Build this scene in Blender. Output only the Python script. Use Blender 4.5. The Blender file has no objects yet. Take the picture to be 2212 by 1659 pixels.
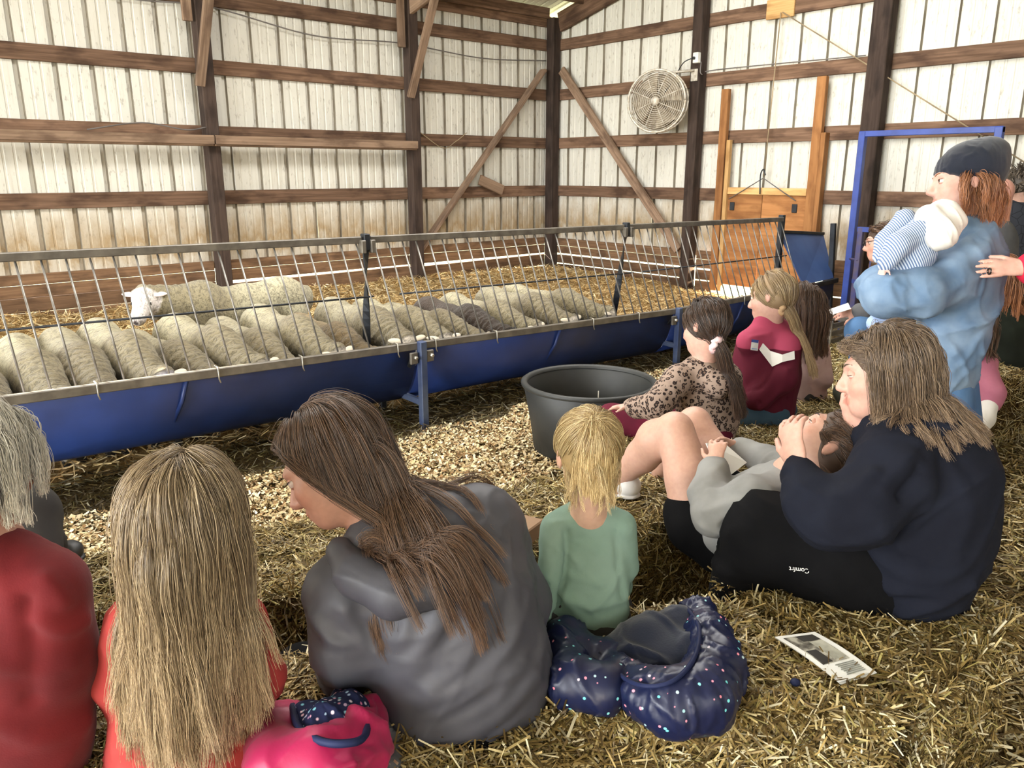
import bpy, bmesh, math, random
import numpy as np
from mathutils import Vector, Matrix
random.seed(7); rng = np.random.default_rng(7)
SC = bpy.context.scene
COL = SC.collection
# ------------------------------------------------------------------ camera
F = 1711.0; YAW = 0.8547; PITCH = 0.2622
CAM = np.array([-8.0, -8.343, 1.5])
fw = np.array([math.cos(YAW)*math.cos(PITCH), math.sin(YAW)*math.cos(PITCH), -math.sin(PITCH)])
rt = np.array([math.sin(YAW), -math.cos(YAW), 0.0]); dn = np.cross(fw, rt)
cd = bpy.data.cameras.new('camera'); cam = bpy.data.objects.new('camera', cd); COL.objects.link(cam)
cd.sensor_width = 36.0; cd.lens = F/2212*36.0; cd.clip_start = .05
cam.matrix_world = Matrix([[rt[0], -dn[0], -fw[0], CAM[0]], [rt[1], -dn[1], -fw[1], CAM[1]], [rt[2], -dn[2], -fw[2], CAM[2]], [0, 0, 0, 1]])
SC.camera = cam
# ------------------------------------------------------------------ light
wd = bpy.data.worlds.new('sky'); SC.world = wd; wd.use_nodes = True
wn = wd.node_tree.nodes; wl = wd.node_tree.links
bg = wn['Background']; bg.inputs['Color'].default_value = (0.86, 0.93, 1.0, 1); bg.inputs['Strength'].default_value = 2.6
def area(name, loc, rot, sx, sy, energy, color=(1, 1, 1)):
    l = bpy.data.lights.new(name, 'AREA'); l.shape = 'RECTANGLE'; l.size = sx; l.size_y = sy; l.energy = energy; l.color = color
    o = bpy.data.objects.new(name, l); COL.objects.link(o); o.location = loc; o.rotation_euler = rot; return o
area('daylight_through_end_door', (-15.6, -5.0, 2.1), (0, math.radians(-90), 0), 3.6, 9.0, 1350, (.97, .985, 1.0))
area('side_fill_light', (-9.0, -13.6, 2.3), (math.radians(90), 0, 0), 9.0, 3.8, 150, (.97, .99, 1.0))  # fill lamp added behind the camera; the wall there has no door
area('overhead_fill_light', (-4.6, -4.2, 4.3), (0, 0, 0), 6.0, 1.6, 330, (1.0, .98, .94))  # lamp added under the closed roof to brighten walls and pen
sun = bpy.data.lights.new('sun', 'SUN'); sun.energy = 60; sun.angle = .012; sun.color = (1, .93, .82)
so = bpy.data.objects.new('sun', sun); COL.objects.link(so)
SUND = Vector((2.75, -4.5, -2.7)).normalized()
so.rotation_euler = SUND.to_track_quat('-Z', 'Y').to_euler(); so.location = (-12, 6, 8)
gl = area('sun_under_door', (.30, -3.1, .40), (0, math.radians(72), 0), .2, .8, 170, (1, .78, .5))
SC.view_settings.view_transform = 'Standard'; SC.view_settings.look = 'None'
SC.view_settings.gamma = 1.0; SC.view_settings.use_curve_mapping = False
SC.view_settings.exposure = 0.25
SC.cycles.max_bounces = 4; SC.cycles.diffuse_bounces = 3; SC.cycles.glossy_bounces = 2; SC.cycles.transmission_bounces = 2
SC.cycles.use_denoising = True; SC.cycles.use_adaptive_sampling = True; SC.cycles.adaptive_threshold = .06
SC.cycles.caustics_reflective = False; SC.cycles.caustics_refractive = False
SC.cycles.transparent_max_bounces = 8
try: SC.cycles.sample_clamp_indirect = 6.0
except Exception: pass

# ------------------------------------------------------------------ helpers
def P(x, y, d): return CAM + d*(fw + (x-1106)/F*rt + (y-829.5)/F*dn)
def CV(a, b, c): return a*rt + b*dn + c*fw
def ONZ(x, y, z):
    v = P(x, y, 1)-CAM; return CAM + (z-CAM[2])/v[2]*v
def ONA(x, y, ax, val):
    v = P(x, y, 1)-CAM; return CAM + (val-CAM[ax])/v[ax]*v
def depth(p): return float((np.array(p)-CAM) @ fw)
def N(v): v = np.array(v, float); return v/np.linalg.norm(v)
def lin(c):
    c = [x/255.0 for x in c]
    return tuple((x/12.92 if x <= .04045 else ((x+.055)/1.055)**2.4) for x in c)
def tag(o, label=None, cat=None, group=None, kind=None):
    if label: o['label'] = label
    if cat: o['category'] = cat
    if group: o['group'] = group
    if kind: o['kind'] = kind
    return o
def empty(name, loc, label=None, cat=None, group=None, kind=None):
    o = bpy.data.objects.new(name, None); COL.objects.link(o); o.location = [float(v) for v in loc]; o.empty_display_size = .1
    bpy.context.view_layer.update() if False else None
    return tag(o, label, cat, group, kind)
def setparent(o, par):
    if par is None: return o
    o.parent = par
    o.matrix_parent_inverse = par_matrix(par).inverted()
    return o
def par_matrix(o):
    m = o.matrix_basis.copy()
    if o.parent: m = par_matrix(o.parent) @ o.matrix_parent_inverse @ m
    return m
def mesh_np(name, V, faces, smooth=True, col=None):
    me = bpy.data.meshes.new(name); V = np.asarray(V, np.float32); faces = np.asarray(faces, np.int32)
    nf, k = faces.shape
    me.vertices.add(len(V)); me.vertices.foreach_set('co', V.ravel())
    me.loops.add(nf*k); me.loops.foreach_set('vertex_index', faces.ravel())
    me.polygons.add(nf); me.polygons.foreach_set('loop_start', np.arange(0, nf*k, k, dtype=np.int32))
    me.polygons.foreach_set('use_smooth', np.full(nf, smooth, bool))
    if col is not None:
        a = me.attributes.new('Col', 'FLOAT_COLOR', 'POINT'); c4 = np.ones((len(V), 4), np.float32); c4[:, :3] = col; a.data.foreach_set('color', c4.ravel())
    me.update(calc_edges=True); return me
def obj(name, me, m, par=None, mw=None):
    o = bpy.data.objects.new(name, me); COL.objects.link(o)
    if m is not None and len(me.materials) == 0: me.materials.append(m)
    if mw is not None: o.matrix_basis = mw
    return setparent(o, par)
BOXF = [(0, 3, 2, 1), (4, 5, 6, 7), (0, 1, 5, 4), (1, 2, 6, 5), (2, 3, 7, 6), (3, 0, 4, 7)]
def boxmesh(name, lx, ly, lz, bev=.0):
    if bev <= 0:
        V = [(x*lx/2, y*ly/2, z*lz/2) for z in (-1, 1) for x, y in ((-1, -1), (1, -1), (1, 1), (-1, 1))]
        return mesh_np(name, V, BOXF, False)
    bm = bmesh.new(); bmesh.ops.create_cube(bm, size=1)
    bmesh.ops.scale(bm, vec=(lx, ly, lz), verts=bm.verts)
    bmesh.ops.bevel(bm, geom=bm.edges[:], offset=bev, segments=1, affect='EDGES')
    me = bpy.data.meshes.new(name); bm.to_mesh(me); bm.free(); return me
def frame_mat(a, b, up=(0, 0, 1)):
    a = np.array(a, float); b = np.array(b, float); x = N(b-a); u = np.array(up, float)
    if abs(x @ u) > .98: u = np.array([1., 0, 0]) if abs(x[0]) < .9 else np.array([0, 1., 0])
    y = N(np.cross(u, x)); z = np.cross(x, y); c = (a+b)/2
    return Matrix([[x[0], y[0], z[0], c[0]], [x[1], y[1], z[1], c[1]], [x[2], y[2], z[2], c[2]], [0, 0, 0, 1]]), float(np.linalg.norm(b-a))
def beam(name, a, b, w, h, m, par=None, up=(0, 0, 1), bev=.004):
    M, L = frame_mat(a, b, up); return obj(name, boxmesh(name, L, w, h, bev), m, par, M)
def tubemesh(name, pts, r, seg=8, caps=True, radii=None):
    pts = np.array(pts, float); n = len(pts); V = []; rs = radii if radii is not None else [r]*n
    t = np.gradient(pts, axis=0); t /= np.linalg.norm(t, axis=1)[:, None]+1e-9
    u = np.array([0, 0, 1.]) if abs(t[0][2]) < .9 else np.array([1., 0, 0])
    for i in range(n):
        s = N(np.cross(t[i], u)); u = np.cross(s, t[i])
        for k in range(seg):
            a = 2*math.pi*k/seg; V.append(pts[i]+rs[i]*(math.cos(a)*s+math.sin(a)*u))
    Fc = []
    for i in range(n-1):
        for k in range(seg):
            a = i*seg+k; b = i*seg+(k+1) % seg; Fc.append((a, b, b+seg, a+seg))
    if caps:
        V.append(pts[0]); V.append(pts[-1]); c0 = len(V)-2; c1 = len(V)-1
        for k in range(seg): Fc.append((c0, (k+1) % seg, k, c0)); Fc.append((c1, (n-1)*seg+k, (n-1)*seg+(k+1) % seg, c1))
        bm = bmesh.new(); vs = [bm.verts.new(v) for v in V]
        for f in Fc:
            f = list(dict.fromkeys(f))
            try: q = bm.faces.new([vs[i] for i in f]); q.smooth = True
            except ValueError: pass
        bmesh.ops.recalc_face_normals(bm, faces=bm.faces)
        me = bpy.data.meshes.new(name); bm.to_mesh(me); bm.free(); return me
    return mesh_np(name, V, Fc)
def tube(name, pts, r, m, par=None, seg=8, radii=None): return obj(name, tubemesh(name, pts, r, seg, True, radii), m, par)
def smoothpath(pts, n=24):
    pts = np.array(pts, float); k = len(pts); out = []
    ext = np.vstack([2*pts[0]-pts[1], pts, 2*pts[-1]-pts[-2]])
    for i in range(k-1):
        p0, p1, p2, p3 = ext[i:i+4]
        for t in np.linspace(0, 1, n, endpoint=False):
            out.append(.5*((2*p1)+(-p0+p2)*t+(2*p0-5*p1+4*p2-p3)*t*t+(-p0+3*p1-3*p2+p3)*t**3))
    out.append(pts[-1]); return np.array(out)
def copytree(o, par=None):
    c = o.copy(); COL.objects.link(c)
    if par is not None: c.parent = par
    for ch in list(o.children): copytree(ch, c)
    return c
# value noise
def _h(i, j, k, s):
    n = (i*374761393 + j*668265263 + k*2147483647 + s*1274126177) & 0xffffffff
    n = ((n ^ (n >> 13))*1274126177) & 0xffffffff
    return ((n ^ (n >> 16)) & 0xffff)/32767.5-1
def vnoise(p, s=0):
    p = np.asarray(p, float); i = np.floor(p).astype(np.int64); f = p-i; f = f*f*(3-2*f); r = 0
    for a in (0, 1):
        wx = f[:, 0] if a else 1-f[:, 0]
        for b in (0, 1):
            wy = f[:, 1] if b else 1-f[:, 1]
            for c in (0, 1):
                wz = f[:, 2] if c else 1-f[:, 2]
                r = r + wx*wy*wz*_h(i[:, 0]+a, i[:, 1]+b, i[:, 2]+c, s)
    return r
def fbm(p, s=0, o=3):
    r = 0; a = .5
    for i in range(o): r = r+a*vnoise(p*2**i, s+i); a *= .5
    return r
# ------------------------------------------------------------------ materials
MATS = {}
def newmat(name):
    m = bpy.data.materials.new(name); m.use_nodes = True; nt = m.node_tree
    return m, nt.nodes, nt.links, nt.nodes['Principled BSDF']
def mix(n, l, fac, a, b, mode='MIX'):
    x = n.new('ShaderNodeMix'); x.data_type = 'RGBA'; x.blend_type = mode
    for sock, v in ((x.inputs[0], fac), (x.inputs[6], a), (x.inputs[7], b)):
        if hasattr(v, 'is_output'): l.new(v, sock)
        elif isinstance(v, (int, float)): sock.default_value = v
        else: sock.default_value = (*v[:3], 1)
    return x.outputs[2]
def tex(n, l, kind, scale, vec=None, **kw):
    t = n.new('ShaderNodeTex'+kind); t.inputs['Scale'].default_value = scale
    if vec is not None: l.new(vec, t.inputs['Vector'])
    for k, v in kw.items():
        if k in t.inputs: t.inputs[k].default_value = v
        else: setattr(t, k, v)
    return t
def mapping(n, l, src='Object', scale=(1, 1, 1), loc=(0, 0, 0), rot=(0, 0, 0)):
    if src == 'Position': g = n.new('ShaderNodeNewGeometry').outputs['Position']
    else: g = n.new('ShaderNodeTexCoord').outputs[src]
    mp = n.new('ShaderNodeMapping'); l.new(g, mp.inputs[0])
    mp.inputs['Scale'].default_value = scale; mp.inputs['Location'].default_value = loc; mp.inputs['Rotation'].default_value = rot
    return mp.outputs[0]
def ramp(n, l, fac, stops):
    r = n.new('ShaderNodeValToRGB'); l.new(fac, r.inputs[0]); e = r.color_ramp.elements
    while len(e) < len(stops): e.new(.5)
    for i, (p, c) in enumerate(stops): e[i].position = p; e[i].color = (*c[:3], 1) if not isinstance(c, (int, float)) else (c, c, c, 1)
    return r.outputs[0]
def bump(n, l, b, h, strength=.3, dist=.01):
    bp = n.new('ShaderNodeBump'); bp.inputs['Strength'].default_value = strength; bp.inputs['Distance'].default_value = dist
    l.new(h, bp.inputs['Height']); l.new(bp.outputs[0], b.inputs['Normal'])
def plain(name, c, rough=.6, metal=0, c2=None, ns=6, bs=0, bscale=80, bd=.003, spec=.5):
    m, n, l, b = newmat(name); b.inputs['Roughness'].default_value = rough; b.inputs['Metallic'].default_value = metal
    b.inputs['Specular IOR Level'].default_value = spec
    v = mapping(n, l, 'Position')
    if c2 is None: c2 = tuple(x*.8 for x in c)
    t = tex(n, l, 'Noise', ns, v, Detail=4)
    l.new(mix(n, l, ramp(n, l, t.outputs[0], [(.35, 0.), (.65, 1.)]), lin(c), lin(c2)), b.inputs['Base Color'])
    if bs: bump(n, l, b, tex(n, l, 'Noise', bscale, v, Detail=3).outputs[0], bs, bd)
    MATS[name] = m; return m
def fabric(name, c, c2=None, rough=.85, scale=500, bs=.25, sheen=.0, spec=.2):
    m = plain(name, c, rough, 0, c2, 9, bs, scale, .001, spec); b = m.node_tree.nodes['Principled BSDF']
    b.inputs['Sheen Weight'].default_value = sheen; return m
def wood(name, ca, cb, dirt=None, rough=.85, s=1.0):
    m, n, l, b = newmat(name); b.inputs['Roughness'].default_value = rough; b.inputs['Specular IOR Level'].default_value = .2
    oi = n.new('ShaderNodeObjectInfo'); tc = n.new('ShaderNodeTexCoord'); va = n.new('ShaderNodeVectorMath'); va.operation = 'ADD'
    l.new(tc.outputs['Object'], va.inputs[0]); cx = n.new('ShaderNodeVectorMath'); cx.operation = 'SCALE'; cx.inputs[3].default_value = 37
    cmb = n.new('ShaderNodeCombineXYZ'); l.new(oi.outputs['Random'], cmb.inputs[0]); l.new(oi.outputs['Random'], cmb.inputs[1])
    l.new(cmb.outputs[0], cx.inputs[0]); l.new(cx.outputs[0], va.inputs[1])
    mp = n.new('ShaderNodeMapping'); l.new(va.outputs[0], mp.inputs[0]); mp.inputs['Scale'].default_value = (1.2*s, 26*s, 26*s)
    t = tex(n, l, 'Noise', 1.6, mp.outputs[0], Detail=6, Distortion=.4)
    c = ramp(n, l, t.outputs[0], [(.3, lin(ca)), (.7, lin(cb))])
    mp2 = n.new('ShaderNodeMapping'); l.new(va.outputs[0], mp2.inputs[0]); mp2.inputs['Scale'].default_value = (1.5, 4, 4)
    t2 = tex(n, l, 'Noise', 2.2, mp2.outputs[0], Detail=4)
    d = lin(dirt) if dirt else tuple(x*.5 for x in lin(ca))
    c = mix(n, l, ramp(n, l, t2.outputs[0], [(.48, 0.), (.66, .75)]), c, d)
    br = n.new('ShaderNodeHueSaturation'); l.new(c, br.inputs['Color']); mr = n.new('ShaderNodeMapRange'); l.new(oi.outputs['Random'], mr.inputs[0])
    mr.inputs[3].default_value = .78; mr.inputs[4].default_value = 1.2; l.new(mr.outputs[0], br.inputs['Value'])
    l.new(br.outputs[0], b.inputs['Base Color']); bump(n, l, b, t.outputs[0], .35, .004); MATS[name] = m; return m
wood('girt_wood', (92, 70, 54), (134, 106, 86), (68, 50, 40))
wood('kick_wood', (98, 74, 54), (136, 106, 80), (72, 54, 40))
wood('brace_wood', (118, 96, 78), (160, 134, 112), (94, 74, 60))
wood('post_wood', (60, 48, 42), (82, 68, 60), (44, 36, 32))
wood('door_wood', (150, 102, 62), (182, 130, 82), (126, 84, 50), s=.7)
wood('fresh_wood', (188, 146, 92), (214, 176, 122), (160, 118, 72))
def metal_wall():
    m, n, l, b = newmat('white_sheet_metal'); b.inputs['Roughness'].default_value = .55; b.inputs['Specular IOR Level'].default_value = .35
    pos = n.new('ShaderNodeNewGeometry').outputs['Position']; v = mapping(n, l, 'Position')
    sep = n.new('ShaderNodeSeparateXYZ'); l.new(pos, sep.inputs[0])
    base = mix(n, l, tex(n, l, 'Noise', 1.3, v, Detail=3).outputs[0], lin((222, 219, 208)), lin((206, 203, 192)))
    # rusty-brown splash band with its own ragged shape
    t = tex(n, l, 'Noise', 3.2, mapping(n, l, 'Position', (2.2, 2.2, 1)), Detail=6, Roughness=.65)
    ad = n.new('ShaderNodeMath'); ad.operation = 'MULTIPLY_ADD'; l.new(t.outputs[0], ad.inputs[0]); ad.inputs[1].default_value = .9; l.new(sep.outputs['Z'], ad.inputs[2])
    band = ramp(n, l, n.new('ShaderNodeMapRange').outputs[0], [(0, 0.), (1, 1.)])
    mr = n.new('ShaderNodeMapRange'); l.new(ad.outputs[0], mr.inputs[0]); mr.inputs[1].default_value = 1.05; mr.inputs[2].default_value = 1.75
    f = ramp(n, l, mr.outputs[0], [(0., .35), (.25, .9), (.6, .45), (1., 0.)])
    c = mix(n, l, f, base, lin((158, 132, 92)))
    t3 = tex(n, l, 'Noise', 26, mapping(n, l, 'Position', (1, 1, .35)), Detail=6, Roughness=.7)
    c = mix(n, l, ramp(n, l, t3.outputs[0], [(.56, 0.), (.70, .6)]), c, lin((120, 108, 90)))
    t4 = tex(n, l, 'Noise', 2.0, mapping(n, l, 'Position', (14, 14, .5)), Detail=3)
    c = mix(n, l, ramp(n, l, t4.outputs[0], [(.55, 0.), (.8, .35)]), c, lin((150, 138, 112)))
    l.new(c, b.inputs['Base Color']); MATS['sheet'] = m
metal_wall()
plain('groove_shade_dirt', (118, 108, 92), .7, 0, (150, 142, 126), 4)  # one wall of each rib groove painted darker, for groove shade and dirt
plain('blue_plastic', (36, 58, 118), .42, 0, (30, 46, 92), 3, .08, 40)
plain('blue_paint', (52, 74, 152), .45, 0, (44, 62, 128), 8)
plain('rusty_blue', (84, 74, 92), .6, 0, (60, 62, 112), 12)
plain('grey_steel', (120, 114, 104), .45, .25, (92, 86, 78), 14)
plain('bar_steel', (140, 136, 130), .35, .4, (108, 104, 98), 20)
plain('dark_steel', (58, 62, 68), .5, .5, (44, 46, 50), 10)
plain('leg_steel', (92, 104, 130), .5, .3, (58, 72, 112), 6)
plain('rim_steel', (128, 122, 112), .3, .2, (100, 94, 86), 14); plain('board_blue', (62, 90, 142), .5, 0, (52, 78, 128), 5)
plain('zinc', (196, 190, 176), .35, .8)
plain('black_rubber', (50, 51, 49), .55, 0, (38, 39, 38), 5, .15, 30)
plain('white_plastic', (236, 234, 226), .4); plain('cable_black', (34, 32, 32), .5); plain('cable_grey', (118, 112, 108), .6); plain('rope_tan', (168, 148, 116), .9)
plain('twine_white', (226, 220, 204), .8)
plain('fan_grey', (208, 202, 190), .5, .2, (170, 158, 138), 30); plain('fan_dust', (172, 160, 140), .8, 0, (128, 114, 94), 22)
plain('paper_white', (238, 238, 232), .6, 0, (230, 230, 226)); plain('cardboard', (150, 120, 92), .8)
plain('outside_grass', (176, 178, 140), .9); plain('gold_ring', (90, 84, 80), .25, .9)
def colmat(name, rough=.7, bs=0., bscale=120, spec=.3, sss=0., sheen=0., aniso=None, bd=.003, trans=0.):
    m, n, l, b = newmat(name); a = n.new('ShaderNodeAttribute'); a.attribute_name = 'Col'
    v = mapping(n, l, 'Object'); t = tex(n, l, 'Noise', bscale*.25, v, Detail=3)
    c = mix(n, l, .16, a.outputs['Color'], mix(n, l, t.outputs[0], (0, 0, 0), (1, 1, 1)), 'OVERLAY')
    l.new(c, b.inputs['Base Color']); b.inputs['Roughness'].default_value = rough; b.inputs['Specular IOR Level'].default_value = spec
    if sss: b.inputs['Subsurface Weight'].default_value = sss; b.inputs['Subsurface Radius'].default_value = (.02, .008, .004); b.inputs['Subsurface Scale'].default_value = .25
    if sheen: b.inputs['Sheen Weight'].default_value = sheen
    if bs: bump(n, l, b, tex(n, l, 'Noise', bscale, v, Detail=3).outputs[0], bs, bd)
    MATS[name] = m; return m
colmat('skin', .5, .08, 300, .35, .12, bd=.001); colmat('straw', .55, 0, 60, .35); colmat('chips', .75, 0, 60, .2); colmat('painted', .6, 0, 60)
def wool(name):
    m, n, l, b = newmat(name); a = n.new('ShaderNodeAttribute'); a.attribute_name = 'Col'; v = mapping(n, l, 'Object')
    oi = n.new('ShaderNodeObjectInfo')
    t = tex(n, l, 'Noise', 70, v, Detail=5, Roughness=.7); w = tex(n, l, 'Noise', 38, mapping(n, l, 'Object', (.55, 1.6, 1.2)), Detail=3, Distortion=1.2)
    c = mix(n, l, ramp(n, l, w.outputs[0], [(.38, .85), (.54, 0.)]), a.outputs['Color'], mix(n, l, .55, a.outputs['Color'], (.02, .015, .01)))
    c = mix(n, l, .25, c, mix(n, l, t.outputs[0], (0, 0, 0), (1, 1, 1)), 'OVERLAY')
    l.new(c, b.inputs['Base Color']); b.inputs['Roughness'].default_value = .95; b.inputs['Specular IOR Level'].default_value = .1; b.inputs['Sheen Weight'].default_value = .3
    ad = n.new('ShaderNodeMath'); ad.operation = 'ADD'; l.new(t.outputs[0], ad.inputs[0]); l.new(w.outputs[0], ad.inputs[1])
    bump(n, l, b, ad.outputs[0], .8, .014); MATS[name] = m
wool('wool')
def hairmat(name, dark, light, rough=.36):
    m, n, l, b = newmat(name); hi = n.new('ShaderNodeHairInfo')
    c = ramp(n, l, hi.outputs['Random'], [(0., lin(dark)), (.6, tuple(x*.6+y*.4 for x, y in zip(lin(dark), lin(light)))), (1., lin(light))])
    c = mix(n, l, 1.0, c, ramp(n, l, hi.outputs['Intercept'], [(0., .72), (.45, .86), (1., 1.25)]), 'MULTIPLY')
    l.new(c, b.inputs['Base Color']); b.inputs['Roughness'].default_value = rough; b.inputs['Specular IOR Level'].default_value = .6
    MATS[name] = m
    plain(name+'_under', tuple((x*.75+y*.25) for x, y in zip(dark, light)), .6)
    return m

# ------------------------------------------------------------------ structure
# wall planes: left wall is y = 0, right (gable) wall is x = 0; camera stands at negative x and y
WL = empty('wall_left', (-4, 0, 0), 'long barn wall of white ribbed metal on wooden girts', None, None, 'structure')
WR = empty('wall_right', (0, -4, 0), 'gable end wall of white ribbed metal on wooden girts', None, None, 'structure')
def sheet_profile(w):
    # x along the wall, y outwards; one big rib groove every 0.305 m and two small ones between
    pts = []; x = 0
    while x < w-1e-6:
        pts += [(x, 0), (x+.008, .034), (x+.040, .034), (x+.048, 0), (x+.122, 0), (x+.128, .005), (x+.142, .005), (x+.148, 0), (x+.212, 0), (x+.218, .005), (x+.232, .005), (x+.238, 0)]
        x += .305
    return pts+[(w, 0)]
def sheet(par, wall, s0, z0, z1top):
    w = .915; pr = sheet_profile(w); V = []; nz = 10
    for k in range(nz+1):
        for (x, y) in pr:
            top = z1top(s0+x); z = z0+(top-z0)*k/nz
            dent = .004*math.sin(7*(s0+x)+z*5)+random.uniform(-.0012, .0012)
            V.append((-(s0+x), y+dent, z) if wall == 'L' else (y+dent, -(s0+x), z))
    n = len(pr); Fc = []
    for k in range(nz):
        for i in range(n-1):
            a = k*n+i; q = (a, a+1, a+1+n, a+n); Fc.append(q if wall == 'L' else q[::-1])
    me = mesh_np('metal_sheet', V, Fc, False); me.materials.append(MATS['sheet']); me.materials.append(MATS['groove_shade_dirt'])
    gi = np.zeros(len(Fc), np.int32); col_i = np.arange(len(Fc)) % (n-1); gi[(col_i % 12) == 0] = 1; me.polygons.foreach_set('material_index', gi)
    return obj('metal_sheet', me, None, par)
ROOF0 = 3.47; RS = .25
for i in range(9):
    if i == 10: continue
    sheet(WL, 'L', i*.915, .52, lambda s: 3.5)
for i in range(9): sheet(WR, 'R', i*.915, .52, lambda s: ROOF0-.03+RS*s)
GZ = [3.2, 2.572, 1.944, 1.311]
for z in GZ:
    zc = z-.07
    beam('girt', (-8.4, -.02, zc), (-4.83, -.02, zc), .04, .14, MATS['girt_wood'], WL); beam('girt', (-4.825, -.02, zc), (-2.4, -.02, zc), .04, .14, MATS['girt_wood'], WL)
    beam('girt', (-2.395, -.02, zc), (-.05, -.02, zc), .04, .14, MATS['girt_wood'], WL)
    beam('girt', (-.02, -.06, zc), (-.02, -2.45, zc), .04, .14, MATS['girt_wood'], WR); beam('girt', (-.02, -2.455, zc), (-.02, -4.58, zc), .04, .14, MATS['girt_wood'], WR)
    beam('girt', (-.02, -4.585, zc), (-.02, -8.4, zc), .04, .14, MATS['girt_wood'], WR)
beam('girt', (-8.4, -.02, 3.42), (-.05, -.02, 3.42), .04, .13, MATS['girt_wood'], WL)
for z in (3.95, 4.6): beam('girt', (-.02, -(z-ROOF0)/RS-.3, z-.07), (-.02, -8.4, z-.07), .04, .14, MATS['girt_wood'], WR)
beam('splice_plate', (-.05, -3.28, 3.13), (-.05, -3.6, 3.13), .025, .19, MATS['fresh_wood'], WR)
def post(par, x, y, w, d, zt): return beam('post', (x, y, -.1), (x, y, zt), w, d, MATS['post_wood'], par, up=(0, 1, 0), bev=.008)
post(WL, -4.83, -.115, .13, .14, 3.55); post(WL, -2.40, -.115, .13, .14, 3.5); post(WL, -7.27, -.115, .13, .14, 3.55)
post(WR, -.105, -.115, .135, .14, 3.46)
post(WR, -.115, -2.50, .14, .13, 4.0); post(WR, -.115, -4.575, .14, .18, 4.5); post(WR, -.115, -6.9, .14, .16, 5.1)
# kick boards, three high, with a daylight slit where they have shrunk apart
def kick(par, a, b, zlo, zhi, wall): 
    zc = (zlo+zhi)/2; h = zhi-zlo
    A = (a, -.045, zc) if wall == 'L' else (-.045, a, zc); B = (b, -.045, zc) if wall == 'L' else (-.045, b, zc)
    beam('kick_board', A, B, .04, h, MATS['kick_wood'], par, bev=.005)
for a, b, sl in ((-8.4, -4.9, 0), (-4.76, -2.47, 1), (-2.33, -.18, 2)):
    kick(WL, a, b, .505, .60, 'L'); kick(WL, a, b, .385 if sl else .39, .50, 'L')
    if sl == 0: kick(WL, a, b, .255, .386, 'L'); kick(WL, a, b, .06, .25, 'L')
    else:
        zt = .365 if sl == 1 else .36
        # the lower plank tilts, leaving a wedge of daylight
        A = (a, -.045, .27); B = (b, -.045, .285)
        beam('kick_board', A, B, .04, .165 if sl == 1 else .155, MATS['kick_wood'], WL, bev=.005); kick(WL, a, b, .0, .185, 'L')
for a, b in ((-.2, -2.42), (-2.58, -2.80)):
    kick(WR, a, b, .49, .59, 'R'); kick(WR, a, b, .385, .485, 'R'); kick(WR, a, b, .248, .362, 'R'); kick(WR, a, b, .05, .232, 'R')
for z in (.49, .365, .24, .10, -.04): kick(WR, -4.2, -8.4, z, z+.122, 'R')
# diagonal braces
def P2(x, y, ax, v): return ONA(x, y, ax, v)
beam('brace', P2(1172, 158, 1, -.1)+np.array([0.02, 0, .04]), P2(905, 545, 1, -.1), .04, .115, MATS['brace_wood'], WL, up=(0, 1, 0))
b1 = WL.children[-1]
beam('brace', P2(1213, 158, 0, -.1)+np.array([0, 0, .04]), P2(1465, 540, 0, -.1), .115, .04, MATS['brace_wood'], WR, up=(1, 0, 0))
beam('scrap_board', P2(1036, 388, 1, -.09), P2(1086, 411, 1, -.09), .03, .13, MATS['brace_wood'], WL)
# knee braces and cleats by the posts
beam('knee_brace', (-2.49, -.22, 2.33), (-2.42, -.74, 3.52), .045, .09, MATS['brace_wood'], WL, up=(1, 0, 0))
beam('knee_brace', (-4.93, -.22, 2.30), (-4.86, -.72, 3.52), .045, .09, MATS['brace_wood'], WL, up=(1, 0, 0))
for x, z in ((-4.97, 2.88), (-2.56, 2.87)): beam('cleat', (x, -.17, z), (x, -.17, 3.7), .09, .04, MATS['brace_wood'], WL, up=(0, 1, 0))
# long wall-hung wooden trays
for x0, x1 in ((-7.5, -4.875), (-4.86, -2.47)):
    t = empty('wall_shelf', ((x0+x1)/2, -.2, 1.76), ('long dusty wooden shelf board on the wall left of the first dark post' if x0 < -5 else 'dusty wooden shelf board on the wall between the first and second dark posts'), 'shelf')
    beam('front_board', (x0, -.30, 1.80), (x1, -.30, 1.80), .035, .085, MATS['brace_wood'], t); beam('bottom_board', (x0, -.215, 1.752), (x1, -.215, 1.752), .15, .02, MATS['brace_wood'], t)
    beam('back_board', (x0, -.20, 1.80), (x1, -.20, 1.80), .02, .075, MATS['brace_wood'], t)
# roof
CE = empty('ceiling', (-7, -4, 3.5), 'low-pitched metal barn roof on wooden purlins', None, None, 'structure')
def roofz(y): return ROOF0+RS*(-y)+.08
YR = -7.0
def roof_sheet(x0, x1, side):
    pr = sheet_profile(x1-x0); V = []; ys = (0.25, YR) if side == 0 else (YR, -14.0)
    for y in ys:
        for (x, o) in pr: V.append((x0+x, y, (roofz(y) if side == 0 else roofz(YR)-RS*(YR-y))+.01+o))
    n = len(pr); return obj('roof_sheet', mesh_np('roof_sheet', V, [(i+1, i, i+n, i+1+n) for i in range(n-1)], False), MATS['sheet'], CE)
for i in range(18):
    x1 = .25-i*.915
    for side in (0, 1):
        if side == 0 and -13 < x1 < -6.5 and False: continue
        roof_sheet(x1-.915, x1, side)
for k, y in enumerate((-.12, -.62, -1.25, -1.9, -2.6, -3.3, -4.0, -4.7, -5.5, -6.3)):
    beam('purlin', (-14.5, y, roofz(y)-.075), (-.06 if k else -.2, y, roofz(y)-.075), .04, .13, MATS['girt_wood'], CE)
beam('rake_rafter', (-.06, -.18, roofz(-.18)-.19), (-.06, YR, roofz(YR)-.19), .045, .24, MATS['girt_wood'], CE)
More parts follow.
